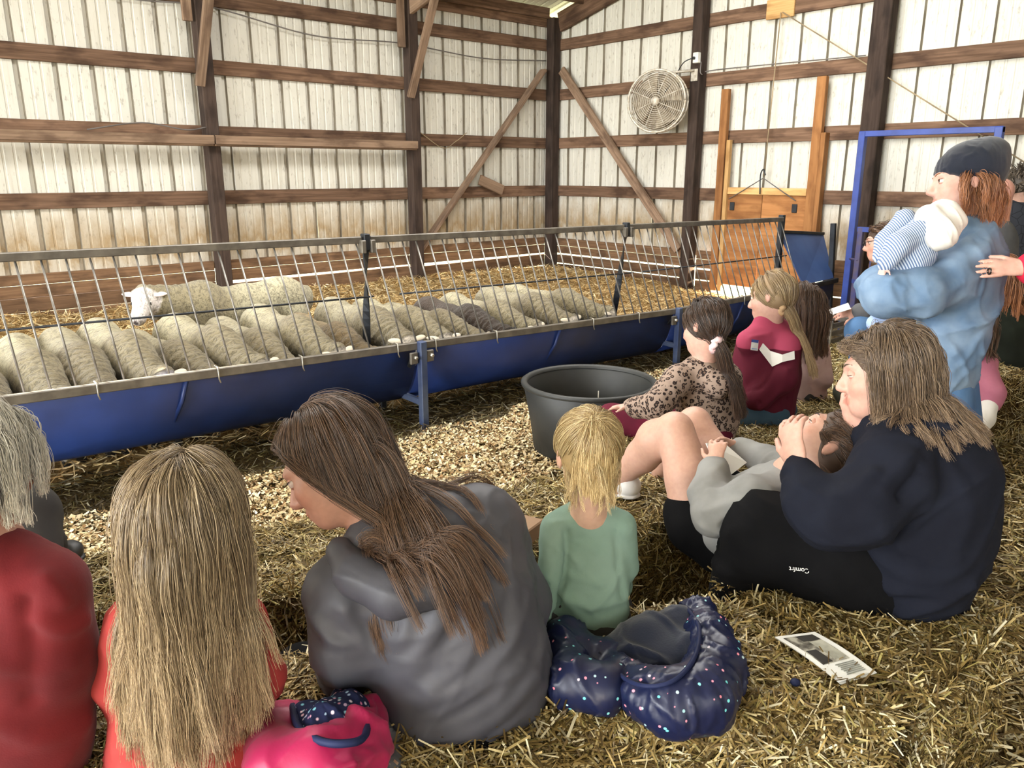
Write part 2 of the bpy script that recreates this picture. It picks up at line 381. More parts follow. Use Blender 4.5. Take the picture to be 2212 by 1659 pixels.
for x in (-2.42, -4.86, -7.3, -9.7, -12.1):
    beam('rafter', (x, -.1, roofz(-.1)-.25), (x, YR, roofz(YR)-.25), .05, .22, MATS['brace_wood'], CE)
    beam('rafter', (x, -13.9, roofz(-.1)-.25), (x, YR, roofz(YR)-.25), .05, .22, MATS['brace_wood'], CE)
# walls behind the camera (the end towards -x is a wide open doorway, the side towards -y is closed)
def slab(name, verts, m, label):
    o = obj(name, mesh_np(name, verts, [(0, 1, 2, 3)], False), m); tag(o, label, None, None, 'structure'); return o
slab('wall_side', [(.3, -14, -.1), (-16.2, -14, -.1), (-16.2, -14, 3.6), (.3, -14, 3.6)], MATS['sheet'], 'plain metal side wall behind the visitors')
slab('wall_gable_beyond', [(0, -8.2, 0), (0, -14, 0), (0, -14, 4.2), (0, -8.2, 5.5)], MATS['sheet'], 'rest of the gable end wall')
slab('wall_long_beyond', [(-8.2, 0, 0), (-16, 0, 0), (-16, 0, 3.16), (-8.2, 0, 3.16)], MATS['sheet'], 'rest of the long barn wall')
slab('wall_above_beyond', [(-8.2, 0, 3.16), (-9.2, 0, 3.16), (-9.2, 0, 3.6), (-8.2, 0, 3.6)], MATS['sheet'], 'strip of long wall under the eave')
slab('wall_eave_beyond', [(-10.3, 0, 3.16), (-16, 0, 3.16), (-16, 0, 3.6), (-10.3, 0, 3.6)], MATS['sheet'], 'further strip of long wall under the eave')
slab('wall_gap_beyond', [(-9.2, 0, 3.38), (-10.3, 0, 3.38), (-10.3, 0, 3.6), (-9.2, 0, 3.6)], MATS['sheet'], 'strip of long wall over an eave opening added for the sun patch')  # unseen opening invented below this strip to aim sun at the trough
def grid(name, x0, x1, y0, y1, st, zf, m):
    xs = np.arange(x0, x1+1e-6, st); ys = np.arange(y0, y1+1e-6, st); X, Y = np.meshgrid(xs, ys, indexing='ij'); Z = zf(X, Y)
    V = np.stack([X, Y, Z], -1).reshape(-1, 3); ny = len(ys); i, j = np.meshgrid(np.arange(len(xs)-1), np.arange(ny-1), indexing='ij'); a = (i*ny+j).ravel()
    return obj(name, mesh_np(name, V, np.stack([a, a+ny, a+ny+1, a+1], -1)), m)
def floormat(name, ca, cb, cc):
    m, n, l, b = newmat(name); v = mapping(n, l, 'Position'); t = tex(n, l, 'Voronoi', 38, v); t2 = tex(n, l, 'Noise', 60, v, Detail=6, Roughness=.7)
    c = ramp(n, l, t2.outputs[0], [(.3, lin(ca)), (.5, lin(cb)), (.7, lin(cc))])
    l.new(c, b.inputs['Base Color']); b.inputs['Roughness'].default_value = .9; b.inputs['Specular IOR Level'].default_value = .1
    bump(n, l, b, t2.outputs[0], .8, .02); MATS[name] = m; return m
floormat('litter_ground', (60, 48, 32), (104, 86, 56), (150, 128, 86)); floormat('bale_core', (36, 27, 14), (74, 56, 30), (128, 102, 56))
FL = grid('floor', -16, .4, -14, .4, .1, lambda X, Y: .012*np.sin(3*X)*np.cos(2.7*Y)-.02, MATS['litter_ground']); tag(FL, 'barn floor covered in straw litter', None, None, 'structure')
og = slab('ground_outside', [(-60, -60, -.15), (60, -60, -.15), (60, 60, -.15), (-60, 60, -.15)], MATS['outside_grass'], 'sunlit grass outside the barn')
def pen_z(X, Y):
    t = np.clip((Y+4.2)/4.0, 0, 1); n = vnoise(np.stack([X*2.1, Y*2.1, 0*X], -1).reshape(-1, 3), 5).reshape(np.shape(X))
    return -.03+.25*t**.6+.03*n*np.minimum(1, t*6)
floormat('pen_ground', (110, 84, 52), (164, 132, 84), (206, 172, 116))
PB = grid('floor_pen', -8.4, -.02, -4.12, -.03, .06, pen_z, MATS['pen_ground']); tag(PB, 'deep straw bedding inside the sheep pen', None, None, 'structure')

# ------------------------------------------------------------------ straw and shavings
STRAW = [lin(c) for c in ((206, 182, 122), (178, 152, 94), (150, 126, 72), (226, 208, 156), (126, 104, 58), (92, 74, 40), (164, 150, 90), (240, 228, 190), (110, 88, 48), (140, 116, 64))]
def straws(name, pos, nrm, lmin, lmax, wid, lift, par, m='straw', bias=None, lab=None, cols=None, kind='stuff', bright=1.0):
    n = len(pos); nrm = nrm/np.linalg.norm(nrm, axis=1)[:, None]
    d = rng.normal(size=(n, 3))
    if bias is not None: d += bias
    d -= nrm*(d*nrm).sum(1)[:, None]; d /= np.linalg.norm(d, axis=1)[:, None]+1e-9
    d = d + nrm*rng.normal(.12, lift, n)[:, None]; d /= np.linalg.norm(d, axis=1)[:, None]
    L = rng.uniform(lmin, lmax, n)[:, None]; w = rng.uniform(.55, 1.3, n)[:, None]*wid
    s = np.cross(d, nrm+rng.normal(0, .5, (n, 3))); s /= np.linalg.norm(s, axis=1)[:, None]+1e-9
    bend = rng.normal(0, .12, (n, 1))*np.cross(s, d)+rng.normal(0, .08, (n, 1))*s
    off = nrm*rng.uniform(.0, .012, n)[:, None]
    a = pos-d*L/2+off; mid = pos+bend*L*.5+off; b = pos+d*L/2+off
    V = np.stack([a-s*w, a+s*w, mid-s*w, mid+s*w, b-s*w*.8, b+s*w*.8], 1).reshape(-1, 3)
    base = (np.arange(n)*6)[:, None]; Fc = np.concatenate([base+np.array([[0, 1, 3, 2]]), base+np.array([[2, 3, 5, 4]])], 0)
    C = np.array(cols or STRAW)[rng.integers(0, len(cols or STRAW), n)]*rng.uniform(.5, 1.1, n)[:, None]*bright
    o = obj(name, mesh_np(name, V, Fc, False, np.repeat(C, 6, 0)), MATS[m], par)
    if par is None: tag(o, lab, 'straw', None, kind)
    else: o['kind'] = kind
    return o
def quad_bale(name, label, q, z0, z1, nst, group='straw bales used as seats', wid=.0028, bulge=.02):
    q = [np.array(p, float) for p in q]; c = sum(q)/4
    root = empty(name, (c[0], c[1], z0), label, 'bale', group)
    nu, nv, nw = 22, 12, 10; V = []; idx = {}; Fc = []
    def pt(u, v, w):
        p = (q[0]*(1-u)+q[1]*u)*(1-v)+(q[3]*(1-u)+q[2]*u)*v; z = z0+(z1-z0)*w
        x = np.array([p[0], p[1], z])
        e = np.array([c[0], c[1], (z0+z1)/2]); k = 1-.03*((2*u-1)**4*(2*v-1)**4+(2*w-1)**4*(2*v-1)**4)
        x = e+(x-e)*k
        return x
    def vid(i, j, k):
        key = (i, j, k)
        if key not in idx: idx[key] = len(V); V.append(pt(i/nu, j/nv, k/nw))
        return idx[key]
    for i in range(nu):
        for j in range(nv):
            Fc.append((vid(i, j, nw), vid(i+1, j, nw), vid(i+1, j+1, nw), vid(i, j+1, nw))); Fc.append((vid(i, j, 0), vid(i, j+1, 0), vid(i+1, j+1, 0), vid(i+1, j, 0)))
        for k in range(nw):
            Fc.append((vid(i, 0, k), vid(i+1, 0, k), vid(i+1, 0, k+1), vid(i, 0, k+1))); Fc.append((vid(i, nv, k), vid(i, nv, k+1), vid(i+1, nv, k+1), vid(i+1, nv, k)))
    for j in range(nv):
        for k in range(nw):
            Fc.append((vid(0, j, k), vid(0, j, k+1), vid(0, j+1, k+1), vid(0, j+1, k))); Fc.append((vid(nu, j, k), vid(nu, j+1, k), vid(nu, j+1, k+1), vid(nu, j, k+1)))
    V = np.array(V); e = np.array([c[0], c[1], (z0+z1)/2]); nn = V-e; nn /= np.linalg.norm(nn, axis=1)[:, None]
    V = V+nn*(fbm(V*9, 3)[:, None]*bulge*1.4-.012)
    obj('packed_core', mesh_np('packed_core', V, Fc, True), MATS['bale_core'], root)
    # loose straw on the top and the four sides
    def face(n, A, B, C_, D, nr, **kw):
        u = rng.uniform(0, 1, n)[:, None]; v = rng.uniform(0, 1, n)[:, None]
        p = (A*(1-u)+B*u)*(1-v)+(D*(1-u)+C_*u)*v
        p = p+nr*(fbm(p*9, 3)[:, None]*bulge*1.2-.008)
        return p, np.repeat(np.array([nr]), n, 0)
    def c3(p, z): return np.array([p[0], p[1], z])
    ps = []; ns = []
    ar = np.linalg.norm(q[1]-q[0])*np.linalg.norm(q[2]-q[1]); tot = ar
    faces = [(c3(q[0], z1), c3(q[1], z1), c3(q[2], z1), c3(q[3], z1), np.array([0, 0, 1.]))]
    for i in range(4):
        a, b = q[i], q[(i+1) % 4]; nr = N([(b-a)[1], -(b-a)[0], 0.0])
        if nr[:2] @ (c-(a+b)/2) > 0: nr = -nr
        if nr[:2] @ (CAM[:2]-(a+b)/2) > -.25*np.linalg.norm(CAM[:2]-(a+b)/2): faces.append((c3(a, z0), c3(b, z0), c3(b, z1), c3(a, z1), nr))
    for f in faces:
        sz = np.linalg.norm(f[1]-f[0])*np.linalg.norm(f[2]-f[1]); n = int(1.45*nst*sz/.42*(1 if f[4][2] > .5 else .7))
        p, nr = face(n, *f); ps.append(p); ns.append(nr)
    straws('loose_straw', np.vstack(ps), np.vstack(ns), .03, .13, wid*.62, .26, root, bias=None)
    for t in (.3, .7):   # two strings of baler twine
        a0 = q[0]*(1-t)+q[1]*t; a1 = q[3]*(1-t)+q[2]*t
        tube('baler_twine', [c3(a0, z0), c3(a0, z1-.012), c3(a1, z1-.012), c3(a1, z0)], .002, MATS['rope_tan'], root, 5)
    return root
quad_bale('straw_bale', 'straw bale in the front row carrying the printed leaflet', [(-7.12, -7.27), (-6.47, -7.80), (-6.37, -7.35), (-6.93, -6.93)], 0, .42, 9000, wid=.0036)
quad_bale('straw_bale', 'straw bale at the right end of the front row under the woman in navy', [(-6.38, -7.84), (-5.91, -7.84), (-5.72, -7.27), (-6.28, -7.24)], 0, .42, 9000, wid=.0034)
quad_bale('straw_bale', 'straw bale in the front row under the woman in the grey hoodie', [(-7.98, -7.05), (-7.15, -7.45), (-6.97, -6.96), (-7.74, -6.60)], 0, .42, 5000, wid=.0032)
quad_bale('straw_bale', 'straw bale at the left end of the front row under the person in red', [(-8.75, -6.70), (-8.0, -7.04), (-7.77, -6.58), (-8.5, -6.26)], 0, .42, 1500)
quad_bale('straw_bale', 'straw bale in the second row under the reclining girl', [(-6.47, -6.73), (-5.58, -7.03), (-5.44, -6.62), (-6.33, -6.31)], 0, .39, 8000, wid=.003)
quad_bale('straw_bale', 'straw bale in the second row between the grey hoodie and the girl in mint', [(-7.37, -6.42), (-6.49, -6.72), (-6.35, -6.30), (-7.23, -6.0)], 0, .39, 8000, wid=.003)
quad_bale('straw_bale', 'straw bale in the second row behind the long-haired girl in coral', [(-8.27, -6.11), (-7.39, -6.41), (-7.25, -5.99), (-8.13, -5.69)], 0, .39, 6000, wid=.003)
quad_bale('straw_bale', 'straw bale beside the black tub under the girl in leopard print', [(-5.66, -6.50), (-4.86, -6.78), (-4.72, -6.38), (-5.52, -6.08)], 0, .40, 5000, wid=.0026)
quad_bale('straw_bale', 'straw bale under the girl in the pink and maroon fleece', [(-4.84, -6.79), (-4.02, -7.07), (-3.88, -6.66), (-4.70, -6.37)], 0, .40, 4000, wid=.0026)
quad_bale('straw_bale', 'straw bale near the blue gate under the man in glasses', [(-3.75, -6.55), (-3.0, -7.05), (-2.75, -6.7), (-3.5, -6.15)], 0, .40, 2000, wid=.0026)
def scatter(n, x0, x1, y0, y1, keep):
    p = np.stack([rng.uniform(x0, x1, n), rng.uniform(y0, y1, n), np.zeros(n)], -1); return p[keep(p)]
# chips lie between the feeder and the second row
def chip_zone(p):
    near = -6.0-.335*(p[:, 0]+7.1)+.12*vnoise(p*2.2, 9); far = -4.66+.1*vnoise(p*3, 4)
    return (p[:, 1] > near-.1) & (p[:, 1] < far) & (p[:, 0] < -2.9+.3*vnoise(p*2, 2)) & ((p[:, 0] < -5.75) | (p[:, 1] > -5.65+.1*vnoise(p*4, 8)))
def chips(n):
    p = scatter(n, -9, -2.4, -7.0, -4.6, chip_zone); n = len(p)
    p[:, 2] = rng.uniform(0, .022, n)
    nr = rng.normal(0, .5, (n, 3)); nr[:, 2] = 1; nr /= np.linalg.norm(nr, axis=1)[:, None]
    d = rng.normal(size=(n, 3)); d -= nr*(d*nr).sum(1)[:, None]; d /= np.linalg.norm(d, axis=1)[:, None]; s = np.cross(nr, d)
    a = rng.uniform(.005, .016, n)[:, None]; b = rng.uniform(.003, .008, n)[:, None]; cu = rng.uniform(0, .006, n)[:, None]*nr
    V = np.stack([p-d*a-s*b+cu, p-d*a+s*b*.8+cu, p-s*b, p+s*b, p+d*a-s*b*.7+cu, p+d*a+s*b+cu], 1).reshape(-1, 3)
    base = (np.arange(n)*6)[:, None]; Fc = np.concatenate([base+np.array([[0, 1, 3, 2]]), base+np.array([[2, 3, 5, 4]])], 0)
    pal = np.array([lin(c) for c in ((240, 222, 178), (228, 206, 160), (208, 184, 136), (250, 238, 202), (176, 146, 104), (220, 198, 160), (150, 118, 80))])
    C = pal[rng.integers(0, len(pal), n)]*rng.uniform(.7, 1.08, n)[:, None]
    o = obj('wood_shavings', mesh_np('wood_shavings', V, Fc, False, np.repeat(C, 6, 0)), MATS['chips']); tag(o, 'pale wood shavings strewn between the feeder and the seats', 'shavings', None, 'stuff')
chips(110000)
UP = np.array([[0, 0, 1.]])
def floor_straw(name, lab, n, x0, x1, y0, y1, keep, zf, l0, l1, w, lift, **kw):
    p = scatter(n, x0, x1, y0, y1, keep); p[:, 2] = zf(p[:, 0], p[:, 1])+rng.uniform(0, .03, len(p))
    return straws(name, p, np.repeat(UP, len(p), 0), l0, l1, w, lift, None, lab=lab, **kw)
floor_straw('pen_straw', 'golden straw bedding scattered over the sheep pen', 42000, -8.3, -.16, -4.1, -.14, lambda p: p[:, 0] > -9, lambda x, y: pen_z(x, y), .04, .14, .0034, .33, cols=[lin(c) for c in ((232, 204, 148), (214, 182, 122), (244, 224, 178), (184, 148, 96), (204, 168, 112), (222, 196, 140))])
ZF0 = lambda x, y: 0*x-.015
def inview(p):
    q = p-CAM; dd = q@fw; return (dd > .5) & (np.abs(q@rt/np.maximum(dd, .1)) < 1.0) & (np.abs(q@dn/np.maximum(dd, .1)) < .62)
floor_straw('floor_straw', 'loose straw over the floor around the seats', 150000, -8.6, -.4, -9.0, -4.9, lambda p: ~chip_zone(p) & inview(p), ZF0, .03, .12, .003, .25)
floor_straw('feeder_shade_litter', 'trampled straw litter under the feeder, coloured dark as its shade', 12000, -8.3, -.6, -4.75, -4.0, lambda p: p[:, 0] > -9, ZF0, .03, .12, .003, .2, bright=.35)  # straw colour darkened to paint the shade under the trough

# ------------------------------------------------------------------ feeder
def rimz(x): return .50-.029*(x+5.39) if x < -2.9 else .43
YF, YB, YT = -4.5, -4.08, -4.24
def trough_mesh(x0, x1):
    prof = []; nseg = 14
    for i in range(nseg+1):
        a = math.pi*i/nseg; prof.append((YF+.02+(YB-YF-.04)*(1-math.cos(a))/2, -.31*math.sin(a)))
    prof = [(y, z-(.13*(y-YF)/(YB-YF))*1.0) for y, z in prof]
    V = []; Fc = []; m = len(prof)
    for x in (x0, x1):
        for y, z in prof: V.append((x, y, rimz(x)+z))
        for y, z in prof: V.append((x, y+(.004 if y < -4.29 else -.004), rimz(x)+z+.006))
    for i in range(m-1):
        Fc.append((i, i+1, 2*m+i+1, 2*m+i)); Fc.append((m+i, 3*m+i, 3*m+i+1, m+i+1))
        Fc.append((i, m+i, m+i+1, i+1)); Fc.append((2*m+i, 2*m+i+1, 3*m+i+1, 3*m+i))
    return mesh_np('trough', V, Fc, True)
BARS = {}
def railz(x): return rimz(min(x, -2.9) if x > -2.9 else x)*0+1.115-.012*(x+5.6)
def barmesh(L):
    k = round(L, 2)
    if k not in BARS: BARS[k] = tubemesh('bar', [(0, 0, -L/2), (0, 0, L/2)], .0052, 8)
    return BARS[k]
def bar(a, b, par):
    M, L = frame_mat(a, b); me = barmesh(L)
    R = Matrix.Rotation(math.radians(90), 4, 'Y'); return obj('bar', me, MATS['bar_steel'], par, M @ R)
def feeder(label, x0, x1, rx0, rx1, legs, mid, ties, solid=None):
    r = empty('sheep_feeder', ((x0+x1)/2, -4.3, 0), label, 'feeder', 'sheep feeder sections in a row')
    obj('trough', trough_mesh(x0+.01, x1-.01), MATS['blue_plastic'], r)
    beam('front_rim', (x0+.01, YF, rimz(x0)), (x1-.01, YF, rimz(x1)), .03, .045, MATS['rim_steel'], r); beam('back_rim', (x0+.01, YB, rimz(x0)-.14), (x1-.01, YB, rimz(x1)-.14), .03, .03, MATS['grey_steel'], r)
    beam('top_rail', (rx0+.02, YT, railz(rx0)), (rx1-.02, YT, railz(rx1)), .035, .04, MATS['grey_steel'], r)
    n = int(round((rx1-rx0)/.1))
    for i in range(n):
        f = (i+.5)/n; xt = rx0+(rx1-rx0)*f; xb = xt+.02
        if xb > x1: xb = x1-.01
        bar((xb, YF+.022, rimz(xb)+.01), (xt, YT, railz(xt)-.02), r)
    if mid:
        a, b = mid; f = .48
        def mp(x): return (x, YF+.022+(YT-YF)*f-.006, rimz(x)+(railz(x)-rimz(x))*f)
        tube('mid_rod', [mp(a), mp(b)], .0055, MATS['dark_steel'], r)
    for lx in legs:
        lg = beam('leg', (lx, YF-.03, -.03), (lx, YF-.03, rimz(lx)+.03), .045, .045, MATS['leg_steel'], r, up=(0, 1, 0))
        beam('strut', (lx, YF-.01, .15), (lx-.02, YB-.05, .17), .035, .035, MATS['leg_steel'], r)
        beam('brace_strap', (lx-.06, YF-.012, rimz(lx)-.06), (lx-.02, YF+.16, .2), .03, .008, MATS['dark_steel'], r)
        for dx in (-.06, .055):
            br = beam('bracket', (lx+dx-.025, YF-.03, rimz(lx)-.065), (lx+dx+.025, YF-.03, rimz(lx)-.065), .02, .07, MATS['grey_steel'], r)
            tube('bolt', [(lx+dx, YF-.065, rimz(lx)-.06), (lx+dx, YF-.03, rimz(lx)-.06)], .011, MATS['zinc'], br, 6)
        bl = beam('back_leg', (lx, YB+.02, 0), (lx, YB+.02, rimz(lx)-.1), .04, .04, MATS['dark_steel'], r, up=(0, 1, 0))
    for x in ties:
        z = rimz(x); tube('wire_tie', [(x, YF+.02, z+.03), (x, YF-.02, z+.028), (x, YF-.021, z-.03), (x+.006, YF-.024, z-.05)], .004, MATS['zinc'], r, 6)
    tube('trough_band', [(x0*.5+x1*.5-.05, YF-.004, rimz(x0)-.03), ((x0+x1)/2-.08, YF+.02, rimz(x0)-.16), ((x0+x1)/2-.11, YF+.08, rimz(x0)-.27)], .012, MATS['blue_plastic'], r, 4)
    return r
f1 = feeder('left sheep feeder section with blue trough and leaning steel bars', -8.0, -5.39, -7.9, -5.58, (-7.97,), (-7.9, -5.6), (-7.15, -6.60, -6.15, -5.55, -7.6))
f2 = feeder('middle sheep feeder section with blue trough between two front legs', -5.39, -2.93, -5.56, -3.28, (-5.39,), (-5.42, -3.3), (-5.28, -4.8, -3.9, -3.4))
f3 = feeder('right sheep feeder section behind the girl in the fleece, blue trough and bars', -2.93, -.95, -3.26, -1.0, (-2.93,), (-3.2, -1.1), (-2.7, -2.0, -1.4))
def twisted(x, par):
    V = []; n = 14
    top = np.array([x, YT-.005, railz(x)-.05]); bot = np.array([x+.07, YB, rimz(x)-.12])
    Fc = []
    for i in range(n+1):
        t = i/n; p = top*(1-t)+bot*t; a = math.pi*t*1.0+.2; u = np.array([math.cos(a), math.sin(a), 0])*.024; v = np.array([-math.sin(a), math.cos(a), 0])*.004
        V += [p-u-v, p+u-v, p+u+v, p-u+v]
    for i in range(n):
        for k in range(4): Fc.append((i*4+k, i*4+(k+1) % 4, i*4+4+(k+1) % 4, i*4+4+k))
    o = obj('twisted_support', mesh_np('twisted_support', V, Fc, False), MATS['dark_steel'], par)
    j = beam('rail_socket', (x, YT-.005, railz(x)-.06), (x, YT-.005, railz(x)+.035), .04, .05, MATS['dark_steel'], par, up=(0, 1, 0))
    for s in (-1, 1): beam('clamp_plate', (x+s*.032, YT-.02, railz(x)-.075), (x+s*.032, YT-.02, railz(x)+.0), .03, .05, MATS['grey_steel'], par, up=(0, 1, 0))
twisted(-5.57, f1); twisted(-3.27, f2)
beam('end_post', (-1.0, YT+.02, .0), (-1.0, YT+.02, 1.1), .05, .05, MATS['dark_steel'], f3, up=(0, 1, 0))
# short end section with a solid blue board in place of bars
r = empty('solid_feeder_end', (-.6, -4.3, 0), 'short feeder end section with a solid blue board beside the gate', 'feeder')
obj('trough', trough_mesh(-.94, -.36), MATS['blue_plastic'], r)
beam('front_rim', (-.94, YF, .43), (-.34, YF, .45), .03, .045, MATS['dark_steel'], r)
V = [(-.93, YF+.03, .45), (-.36, YF+.03, .47), (-.12, YT+.05, .87), (-.97, YT+.05, .93)]; V = V+[(x, y+.018, z+.004) for x, y, z in V]
obj('board', mesh_np('board', V, BOXF, False), MATS['board_blue'], r)
beam('board_cap', (-.97, YT+.05, .94), (-.12, YT+.05, .88), .03, .03, MATS['dark_steel'], r)
beam('end_post', (-.33, YF+.05, 0), (-.30, YF+.12, 1.0), .04, .05, MATS['dark_steel'], r, up=(0, 1, 0))

# ------------------------------------------------------------------ wooden door in the gable wall
D = empty('door_1', (-.1, -3.45, .2), 'homemade lifting plywood door with tall wooden guides in the gable wall', None, None, 'structure')
beam('guide_post', (-.1, -2.88, .15), (-.1, -2.88, 2.38), .06, .09, MATS['door_wood'], D, up=(0, 1, 0)); beam('guide_post', (-.1, -2.965, .15), (-.1, -2.965, 1.84), .05, .05, MATS['fresh_wood'], D, up=(0, 1, 0))
beam('guide_post', (-.1, -4.01, .15), (-.1, -4.01, 2.42), .06, .10, MATS['door_wood'], D, up=(0, 1, 0)); beam('guide_post', (-.085, -4.085, .15), (-.085, -4.085, 1.88), .09, .05, MATS['door_wood'], D, up=(0, 1, 0))
for y0, y1 in ((-2.93, -3.42), (-3.425, -3.95)): beam('door_panel', (-.075, y0, .74), (-.075, y1, .74), .02, 1.02, MATS['door_wood'], D)
beam('top_stiffener', (-.1, -2.99, 1.29), (-.1, -3.95, 1.29), .03, .075, MATS['fresh_wood'], D)
tube('bridle_wire', [(-.13, -3.03, 1.2), (-.14, -3.45, 1.43), (-.13, -3.85, 1.2)], .006, MATS['cable_grey'], D, 6)
tube('lift_hook', smoothpath([(-.15, -3.43, 1.26), (-.15, -3.42, 1.46), (-.15, -3.45, 1.52), (-.15, -3.48, 1.46)], 6), .008, MATS['dark_steel'], D, 6)
for y in (-3.05, -3.82): beam('corner_patch', (-.092, y-.03, 1.12), (-.092, y+.03, 1.12), .012, .09, MATS['dark_steel'], D)
# lifting rope: from the pulley plate down to the door and away to the right
tag(tube('lifting_rope', [(-.09, -3.47, 3.08), (-.13, -3.45, 1.45)], .006, MATS['rope_tan']), 'thin rope hanging straight down to the plywood door', 'rope')
tag(tube('pull_rope', [(-.09, -3.49, 3.08), (-.12, -6.0, 1.53)], .006, MATS['rope_tan']), 'thin rope running diagonally down the gable wall to the right', 'rope')
for k, x in enumerate(np.linspace(-7.9, -.2, 5)[:-1]):
    pass
tag(tube('electric_cable', smoothpath([(-8, -.06, 3.10), (-5.6, -.06, 3.03), (-4.72, -.07, 3.05), (-3.6, -.07, 2.90), (-2.5, -.07, 2.93), (-1.3, -.07, 2.87), (-.2, -.07, 2.93)], 10), .007, MATS['cable_grey']), 'grey cable sagging along the long wall near the roof', 'cable')
tag(tube('loose_wire', smoothpath([(-2.27, -.06, 1.96), (-1.95, -.09, 1.78), (-1.75, -.09, 1.86), (-1.55, -.06, 1.97)], 8), .005, MATS['rope_tan']), 'loose tan string looped on the girt right of the second post', 'string')
tag(tube('wall_wire', smoothpath([(-6.0, -.29, 1.86), (-5.5, -.2, 1.94), (-5.1, -.2, 1.89), (-4.9, -.2, 1.92)], 8), .006, MATS['cable_grey']), 'thin wire lying along the left wall shelf', 'wire')
# ------------------------------------------------------------------ fan and socket
FC = np.array([-.52, -2.24, 2.27]); fr = empty('wall_fan', FC, 'dusty round wire-guard fan hanging beside the dark gable post', 'fan')
fn = N(CAM+np.array([0, 3.2, .6])-FC); fu = N(np.array([0, 0, 1])-fn*fn[2]); fs = np.cross(fu, fn); FRd = .335
def fpt(a, rr, o): return FC+rr*(math.cos(a)*fs+math.sin(a)*fu)+o*fn
def ring(name, rr, o, tr, m, par, seg=6, n=40):
    pts = [fpt(2*math.pi*i/n, rr, o) for i in range(n+1)]; return tube(name, pts, tr, m, par, seg)
ring('rim', FRd, 0, .013, MATS['fan_grey'], fr); ring('rim', FRd, -.12, .010, MATS['fan_grey'], fr)
g = None
for i, rr in enumerate(np.linspace(.07, FRd-.02, 12)): ring('guard_ring', rr, .03*(1-(rr/FRd)**2)+.005, .0035, MATS['fan_grey'], fr, 4, 32)
for i in range(8):
    a = math.pi/8+2*math.pi*i/8; tube('guard_spoke', [fpt(a, .04, .045), fpt(a, .2, .03), fpt(a, FRd, .0)], .005, MATS['fan_grey'], fr, 5)
    tube('guard_strut', [fpt(a, FRd, 0), fpt(a, FRd, -.12), fpt(a, .1, -.14)], .005, MATS['fan_grey'], fr, 5)
tube('hub', [fpt(0, 0, .05), fpt(0, 0, .03)], .05, MATS['fan_grey'], fr, 16); tube('motor', [fpt(0, 0, -.05), fpt(0, 0, -.2)], .08, MATS['fan_dust'], fr, 16)
for i in range(4):
    a = 2*math.pi*i/4+.3; V = [fpt(a-.2, .05, -.02), fpt(a+.25, .05, -.05), fpt(a+.62, .30, -.085), fpt(a-.30, .30, -.015)]
    V = [np.array(v) for v in V]; V = V+[v-.006*fn for v in V]; obj('blade', mesh_np('blade', V, BOXF, False), MATS['fan_dust'], fr)
obj('dust_screen', tubemesh('dust_screen', [fpt(0, 0, -.125), fpt(0, 0, -.13)], FRd-.02, 32), MATS['fan_dust'], fr)
tube('arm', [FC-.1*fn+np.array([0, .02, .30]), (-.19, -2.5, 2.60)], .016, MATS['fan_grey'], fr); tube('arm_drop', [FC-.08*fn+np.array([0, .02, .30]), FC-.1*fn], .012, MATS['fan_grey'], fr)
beam('mount_plate', (-.19, -2.455, 2.55), (-.19, -2.545, 2.55), .012, .13, MATS['fan_grey'], fr)
sb = empty('wall_socket', (-.2, -2.53, 2.72), 'white plastic outlet box on the dark post above the fan', 'outlet')
beam('box', (-.215, -2.505, 2.725), (-.215, -2.575, 2.725), .06, .11, MATS['white_plastic'], sb, bev=.006); beam('plug', (-.275, -2.53, 2.72), (-.245, -2.53, 2.72), .03, .03, MATS['cable_black'], sb, bev=.004)
tag(tube('fan_cord', smoothpath([(-.275, -2.53, 2.72), (-.32, -2.45, 2.68), (-.3, -2.36, 2.6), (-.33, -2.33, 2.5), (-.42, -2.27, 2.36)], 8), .006, MATS['cable_black']), 'black power cord running from the outlet box to the fan', 'cord')
tag(tube('conduit_wire', smoothpath([(-.2, -2.59, 2.68), (-.19, -2.6, 2.55), (-.05, -2.7, 2.6), (-.05, -4.4, 2.58)], 8), .006, MATS['cable_grey']), 'grey wire leaving the outlet box along the girt', 'wire')
# ------------------------------------------------------------------ blue gate frame
G = empty('gate_frame', (-.6, -5.3, 0), 'tall bright blue square-tube gate frame by the gable wall', 'gate frame')
for y in (-4.73, -5.86): beam('upright', (-.6, y, -.02), (-.6, y, 1.85), .06, .06, MATS['blue_paint'], G, up=(0, 1, 0))
beam('crossbar', (-.6, -4.7, 1.83), (-.6, -5.89, 1.83), .05, .05, MATS['blue_paint'], G)
G2 = empty('blue_gate', (-.66, -5.2, 0), 'low blue gate with rusty stile hung inside the tall blue frame', 'gate')
beam('stile', (-.64, -4.83, .02), (-.64, -4.83, 1.0), .045, .05, MATS['rusty_blue'], G2, up=(0, 1, 0)); beam('stile', (-.64, -5.75, .02), (-.64, -5.75, 1.0), .045, .05, MATS['rusty_blue'], G2, up=(0, 1, 0))
for z in (.98, .5, .08): beam('rail', (-.64, -4.8, z), (-.64, -5.78, z), .045, .045, MATS['blue_paint'], G2)
for y in np.linspace(-4.95, -5.65, 8): tube('rod', [(-.64, y, .08), (-.64, y, .98)], .008, MATS['rusty_blue'], G2, 6)
for z in (.2, .7): tube('hinge_bolt', [(-.62, -4.74, z), (-.66, -4.84, z)], .012, MATS['rusty_blue'], G2, 6)
